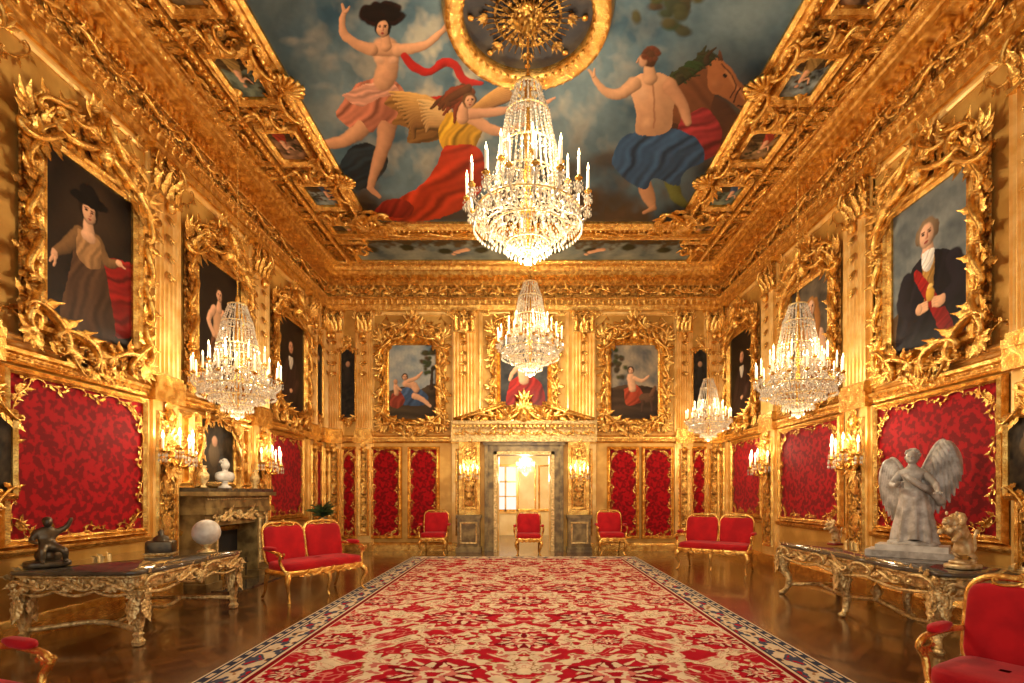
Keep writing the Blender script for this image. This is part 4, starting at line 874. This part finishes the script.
# ------------------------------------------------------------------ rug
Y0,Y1=3.7,12.8
def p_rug(c):
    X,Y=c.X,c.Y; W=2.78; red=s2l((172,22,38));dred=s2l((122,8,22));cream=s2l((216,194,160));pink=s2l((198,112,100));gold=s2l((158,114,76));navy=s2l((56,58,72))
    ax=np.abs(X); n2=c.noise(.25,92,3)
    wx=ax+.12*np.sin(3.3*Y)+.05*np.sin(8*Y+1); wy=Y+.12*np.sin(3.3*ax+1)+.05*np.sin(9*ax)
    f=np.sin(4.6*wx+.4)*np.sin(4.6*wy)+.55*np.sin(10*wx+1)*np.cos(10*wy)+.32*np.sin(23*wx)*np.sin(23*wy)+.14*np.sin(45*wx+1)*np.sin(45*wy)
    c.C=np.broadcast_to(cream,X.shape+(3,)).copy()
    c.bl((f>.16).astype(float),red); c.bl(((f>.16)&(f<.22)).astype(float),gold); c.bl(((f>.62)&(f<.76)).astype(float),pink); c.bl((f>1.1).astype(float),cream)
    c.bl((f<-.62).astype(float),pink); c.bl((f<-.78).astype(float),red); c.bl(((f<-.2)&(f>-.26)).astype(float),gold); c.bl(((f<-.40)&(f>-.44)).astype(float),pink)
    P=2.0; g2=np.sin(21*wx+2)*np.sin(21*wy)+.6*np.sin(39*wx)*np.cos(39*wy)
    for ox,oy,sc,el in((.80,0,.98,1.25),(2.1,P/2,.62,1.1),(0,P/2,.72,1.05),(2.08,0,.40,1.),(.9,P/2,.34,1.)):
        dy=((Y-oy-4.5+P/2)%P)-P/2; dx=ax-ox
        r=np.hypot(dx,dy*el)/sc; th=np.arctan2(dy*el,dx); R=r*(1+.10*np.cos(8*th)+.05*np.cos(20*th))+.03*g2
        for lim,cc in((.70,gold),(.68,cream),(.52,red)):
            c.bl((R<lim).astype(float),cc)
        c.bl(((R>.56)&(R<.66)&(np.sin(th*16+2*g2)>.1)).astype(float),pink*.9)
        c.bl(((R<.50)&(g2>.55)).astype(float),pink); c.bl(((R<.50)&(g2>.8)).astype(float),cream)
        pet=.36+.08*np.cos(6*th+pi); c.bl((R<pet).astype(float),dred)
        c.bl(((R>.20)&(R<pet-.03)&(np.cos(th*12+pi+g2)>.2)).astype(float),cream)
        c.bl((R<.20+.04*np.cos(6*th)).astype(float),pink); c.bl((R<.13).astype(float),cream); c.bl((R<.07).astype(float),red)
    e=np.minimum(W-ax,np.minimum(Y-Y0,Y1-Y)); s=np.where(W-ax<np.minimum(Y-Y0,Y1-Y),Y,X)
    b=(e<.48).astype(float); c.bl(b,cream*.9)
    g=np.sin(e*22)*np.sin(s*10)+.55*np.sin(e*44+2)*np.cos(s*22+np.sin(s*5))+.3*np.sin(s*46)*np.sin(e*60)
    c.bl(b*(g>.2),navy*1.6); c.bl(b*(g>.85),red*.9); c.bl(b*(g<-.75),gold); c.bl(b*(g<-1.1),navy)
    for l0,l1,cc in((0,.02,cream),(.02,.10,navy),(.10,.125,cream),(.125,.14,navy),(.36,.38,navy),(.38,.41,cream),(.41,.46,dred),(.46,.48,cream)): c.bl(((e>=l0)&(e<l1)).astype(float),cc)
    c.bl(((e>.04)&(e<.08)&(np.sin(s*30)>0)).astype(float),cream*.8)
    c.C*= (.86+.26*n2[...,None])
yr=1/np.linspace(1/Y0,1/Y1,560); xr=np.linspace(-2.78,2.78,800)
yy=yr[:,None]*np.ones((1,800)); xx=xr[None,:]*np.ones((560,1))
rug=canvas_obj('area_rug',xx,yy,np.stack([xx,yy,np.full_like(xx,.014)],-1),p_rug,RUGM)
mb=MB(); mb.add(box(-2.78,2.78,Y0,Y1,.001,.012),mat('rug_backing',(.5,.4,.28),.9),False); mb.obj('backing',rug)
# ------------------------------------------------------------------ sculptures
def skinfig(name,V,E,R,m,parent=None,mw=None,sub=2,root=0):
    me=bpy.data.meshes.new(name); me.from_pydata(V,E,[]); me.update(); o=mkobj(name,me,parent,mw)
    sm=o.modifiers.new('Skin','SKIN'); sm.use_smooth_shade=True
    sv=me.skin_vertices[0].data if me.skin_vertices else None
    if sv is None: bpy.context.view_layer.objects.active=o; bpy.ops.mesh.customdata_skin_add(); sv=me.skin_vertices[0].data
    for i,r in enumerate(R): sv[i].radius=(r,r) if not isinstance(r,tuple) else r
    for i in range(len(V)): sv[i].use_root=(i==root)
    ss=o.modifiers.new('Sub','SUBSURF'); ss.levels=sub; ss.render_levels=sub
    me.materials.append(m); return o
def wing(s,spread=1.,lift=1.):
    parts=[]
    for row,(n,L0,off) in enumerate([(11,.60,0),(10,.42,.015),(9,.26,.03)]):
        for i,t in enumerate(np.linspace(0,1,n)):
            px=s*(.05+.25*spread*t**.8); pz=.0+.34*lift*math.sin(t*1.75)
            a=math.radians(-98+ 30*t*spread); a=a if s>0 else pi-a
            L=L0*(.75+.5*math.sin(pi*min(1,t*.9+.1)))
            parts.append(pl(leaf(L,.05+.01*(2-row),.03,8,5,0),px,pz,off,a,1))
    t=np.linspace(0,1,10); parts.append(tube(np.column_stack([s*(.03+.27*spread*t**.8),.0+.34*lift*np.sin(t*1.75),.02+0*t]),.04-.02*t,7))
    return comb(*parts)
ang=bpy.data.objects.new('angel_statue',None); col.objects.link(ang); ang.matrix_local=rotz(4.74,6.25,-.75,.823,.98)
mb=MB(); mb.add(box(-.46,.46,-.24,.24,0,.08),GMARB,False); mb.add(box(-.36,.36,-.2,.2,.08,.15),WHITE,False); mb.add(sbox((0,0,.17),(.26,.17,.05),.7),GMARB); mb.obj('plinth',ang)
V=[(0,0,.74),(0,.005,.84),(0,0,.96),(0,.0,1.06),(0,-.02,1.12),(0,-.03,1.19),
   (-.12,.0,1.03),(-.2,-.08,.9),(-.14,-.22,.88),(-.09,-.28,.93),
   (.12,.0,1.03),(.22,-.05,.92),(.26,-.18,.82),(.27,-.24,.80),
   (-.06,0,.68),(-.08,-.06,.46),(-.07,0,.24),(-.07,-.08,.2),
   (.06,0,.68),(.1,-.03,.46),(.12,.08,.26),(.13,.02,.2)]
E=[(0,1),(1,2),(2,3),(3,4),(4,5),(3,6),(6,7),(7,8),(8,9),(3,10),(10,11),(11,12),(12,13),(0,14),(14,15),(15,16),(16,17),(0,18),(18,19),(19,20),(20,21)]
R=[.10,.085,.105,.07,.04,.045,.055,.042,.03,.022,.055,.042,.03,.022,.085,.06,.04,.03,.085,.06,.04,.03]
skinfig('body',V,E,R,GMARB,ang)
mb=MB(); mb.add(ell((0,-.03,1.23),(.065,.078,.09),14,10),GMARB); mb.add(ell((0,-.107,1.225),(.012,.018,.025),6,5),GMARB); mb.add(ell((0,-.1,1.185),(.022,.01,.008),6,4),GMARB)
for s in(-1,1): mb.add(ell((s*.026,-.098,1.25),(.014,.01,.008),6,4),GMARB); mb.add(ell((s*.066,-.02,1.23),(.01,.018,.025),6,4),GMARB)
for i in range(26):
    a=rng.uniform(0,2*pi); e=rng.uniform(.1,1.4); mb.add(ell((.07*math.cos(a)*math.cos(e),-.01+.08*abs(math.sin(a))*math.cos(e)*1.0,1.25+.085*math.sin(e)),(.026,.026,.022),6,4),GMARB)
for s,(wx,wy,wz) in((-1,(-.09,-.28,.93)),(1,(.27,-.24,.80))):
    for k in range(5):
        d=(k-2)*.012; mb.add(tube([(wx+d,wy,wz),(wx+d*1.6,wy-.03,wz-.004),(wx+d*1.7,wy-.052+abs(k-2)*.005,wz-.02)],[.009,.008,.006],5),GMARB)
t=np.linspace(0,1,14); a=np.linspace(0,2*pi,48,endpoint=False); R_=[]
for k in t:
    z=.86-.66*k; r=.11+.10*k**.8; fold=1+.18*k*np.sin(a*9+3*k)+.08*k*np.sin(a*17); R_.append(np.column_stack([r*1.05*np.cos(a)*fold+.03*k,r*.85*np.sin(a)*fold,np.full(48,z)+.03*k*np.sin(a*3)]))
mb.add(skin(R_),GMARB)
mb.add(tube(smooth_path([(-.12,.03,1.05),(-.02,-.11,.98),(.1,-.1,.88),(.2,.02,.8),(.28,.1,.66)],16),np.linspace(.03,.05,16),7),GMARB)
for s,sp,lf in((-1,.7,.7),(1,.95,1.3)):
    mb.add(wing(s,sp,lf),GMARB,M=np.array([[1,0,0,s*.03],[0,0,-1,.10],[0,1,0,1.0],[0,0,0,1.]])@np.array([[math.cos(.35*s),0,-math.sin(.35*s)*-1,0],[0,1,0,0],[-math.sin(.35*s)*1,0,math.cos(.35*s),0],[0,0,0,1.]]))
mb.obj('wings_and_drapery',ang)
def lion(x,y,z,a,s,m,bm):
    o=bpy.data.objects.new('rearing_lion_statuette',None); col.objects.link(o); o.matrix_local=rotz(x,y,a,z,s)
    mb=MB(); mb.add(sbox((0,0,.03),(.16,.12,.03),.4),bm); mb.add(sbox((0,0,.075),(.13,.09,.02),.5),m)
    for i in range(60):
        t=rng.uniform(0,2*pi); r_=rng.uniform(.06,.1); mb.add(ell((-.13+r_*math.cos(t)*.7,r_*math.sin(t)*.8,.50+r_*math.cos(t)*.9),(.03,.03,.034),6,4),m)
    mb.add(ell((-.22,0,.52),(.06,.045,.045),10,8),m); mb.add(ell((-.27,0,.50),(.03,.03,.025),8,6),m)
    for q_ in(-1,1): mb.add(ell((-.17,q_*.05,.60),(.016,.014,.025),6,4),m)
    mb.obj('mane_and_base',o)
    V=[(.06,0,.2),(.02,0,.32),(-.07,0,.43),(-.13,0,.5),(-.19,0,.54),(.0,.06,.16),(.06,.07,.10),(0,.07,.09),(.0,-.06,.16),(.08,-.07,.11),(.02,-.07,.09),(-.15,.06,.40),(-.23,.07,.42),(-.26,.07,.37),(-.14,-.06,.38),(-.22,-.07,.34),(-.26,-.07,.30),(.13,0,.16),(.2,0,.22),(.18,0,.34),(.23,0,.42)]
    E=[(0,1),(1,2),(2,3),(3,4),(0,5),(5,6),(6,7),(0,8),(8,9),(9,10),(2,11),(11,12),(12,13),(2,14),(14,15),(15,16),(0,17),(17,18),(18,19),(19,20)]
    R=[.08,.07,.085,.075,.05,.05,.03,.025,.05,.03,.025,.035,.026,.024,.035,.026,.024,.02,.014,.014,.024]
    skinfig('body',V,E,R,m,o)
CGOLD=mat('cream_gilt_bronze',(.85,.66,.36),.35,.35,c2=(.5,.3,.1),nscale=14)
REDB=mat('red_marble',(.25,.03,.02),.25)
lion(4.5,5.25,.823,.3,.95,CGOLD,CGOLD); lion(4.62,7.6,.823,.3,.62,CGOLD,REDB)
o=bpy.data.objects.new('bronze_figure_group',None); col.objects.link(o); o.matrix_local=rotz(-5.12,5.5,.9,.803,.8)
mb=MB(); mb.add(sbox((0,0,.05),(.24,.18,.05),.5),BRONZE); mb.add(ell((.02,.04,.16),(.15,.12,.12),12,8),BRONZE); mb.add(ell((0,-.02,.60),(.05,.058,.068),12,9),BRONZE); mb.add(ell((0,-.08,.595),(.01,.012,.016),6,4),BRONZE)
mb.add(ell((0,.01,.625),(.056,.056,.055),10,7),BRONZE); mb.obj('base_and_head',o)
V=[(0,.0,.27),(0,.01,.36),(0,.0,.46),(0,-.01,.56),(-.1,0,.47),(-.17,-.04,.36),(-.12,-.16,.34),(.1,0,.47),(.2,-.02,.54),(.24,-.06,.66),(-.06,-.1,.28),(-.08,-.22,.24),(-.08,-.2,.1),(-.08,-.25,.08),(.07,-.08,.27),(.15,-.2,.22),(.16,-.14,.1),(.16,-.2,.08)]
E=[(0,1),(1,2),(2,3),(2,4),(4,5),(5,6),(2,7),(7,8),(8,9),(0,10),(10,11),(11,12),(12,13),(0,14),(14,15),(15,16),(16,17)]
R=[.08,.07,.085,.035,.045,.035,.022,.045,.033,.022,.06,.045,.03,.022,.06,.045,.03,.022]
skinfig('body',V,E,R,BRONZE,o)
mb=MB(); mb.add(ell((0,0,.30),(.19,.19,.19),32,20),WHITE); mb.add(lathe([(.001,0),(.12,0),(.12,.03),(.05,.05),(.05,.09),(.09,.13),(.001,.14)],20),AGOLD); mb.obj('marble_globe',None,rotz(-4.25,6.85,0,.803,.9))
mb=MB(); mb.add(sbox((0,0,.09),(.16,.1,.09),.3),BRONZE); mb.add(lathe([(.10,.18),(.08,.22),(.03,.25),(.04,.29),(.001,.33)],12),BRONZE); mb.add(box(-.17,.17,-.11,.11,0,.02),AGOLD,False); mb.obj('bronze_casket',None,rotz(-4.75,6.7,.3,.803))
mb=MB(); mb.add(lathe([(.001,0),(.12,0),(.12,.03),(.06,.06),(.05,.12),(.09,.14),(.001,.15)],18),WHITE)
mb.add(sbox((0,0,.24),(.19,.10,.11),.75),WHITE); mb.add(tube([(0,0,.3),(0,-.01,.40)],[.065,.05],10),WHITE); mb.add(ell((0,-.02,.47),(.075,.09,.105),16,12),WHITE); mb.add(ell((0,-.11,.465),(.012,.02,.03),6,5),WHITE); mb.add(ell((0,-.103,.425),(.026,.01,.009),6,4),WHITE)
for s in(-1,1): mb.add(ell((s*.03,-.1,.49),(.016,.01,.009),6,4),WHITE); mb.add(ell((s*.077,-.01,.47),(.01,.02,.03),6,4),WHITE)
for i in range(34):
    a=rng.uniform(0,2*pi); e=rng.uniform(0,1.5); mb.add(ell((.08*math.cos(a)*math.cos(e),.015+.085*math.sin(a)*math.cos(e)*(1 if math.sin(a)>0 else .4),.50+.095*math.sin(e)),(.026,.026,.022),6,4),WHITE)
mb.obj('marble_bust',None,rotz(-XW+.27,8.95,pi/2-.5,1.683,.85))
for u in(8.35,9.95):
    mb=MB(); mb.add(lathe([(.001,0),(.06,0),(.05,.03),(.03,.06),(.09,.16),(.10,.24),(.05,.31),(.035,.36),(.06,.40),(.05,.405),(.001,.34)],18),AGOLD)
    for s in(-1,1): mb.add(pl(CS,0,0,0,pi/2*-s,.18),GOLD,M=np.array([[0,0,1,0],[1,0,0,s*.10],[0,1,0,.27],[0,0,0,1.]]))
    mb.obj('mantel_vase',None,rotz(-XW+.27,u,0,1.683,.9))
mb=MB(); mb.add(lathe([(.001,0),(.09,0),(.13,.1),(.14,.2),(.12,.22),(.001,.2)],18),TERRA)
for i in range(46):
    a=rng.uniform(0,2*pi); e=rng.uniform(.3,1.4); L=rng.uniform(.3,.6); c,s_=math.cos(a),math.sin(a)
    Mx=np.array([[c*math.cos(e),-s_,-c*math.sin(e),0],[s_*math.cos(e),c,-s_*math.sin(e),0],[math.sin(e),0,math.cos(e),.2],[0,0,0,1.]]); mb.add(leaf(L,.035,-.25*L,8,3,0),LEAFG,M=Mx)
mb.obj('potted_plant',None,rotz(-4.95,12.6,0,.823,.8))
# ------------------------------------------------------------------ camera, world
cam=bpy.data.cameras.new('cam'); cam.lens=18; cam.sensor_width=36; cam.sensor_fit='HORIZONTAL'
cam.shift_x=-(524-512)/1024; cam.shift_y=(493-341.5)/1024; cam.clip_start=.05
co=bpy.data.objects.new('camera',cam); col.objects.link(co); co.location=(0,0,1.6); co.rotation_euler=(pi/2,0,0); scene.camera=co
w=bpy.data.worlds.new('world'); scene.world=w; w.use_nodes=True; bg=w.node_tree.nodes['Background']; bg.inputs['Color'].default_value=(1,.92,.80,1); bg.inputs['Strength'].default_value=1.1
scene.view_settings.view_transform='Standard'
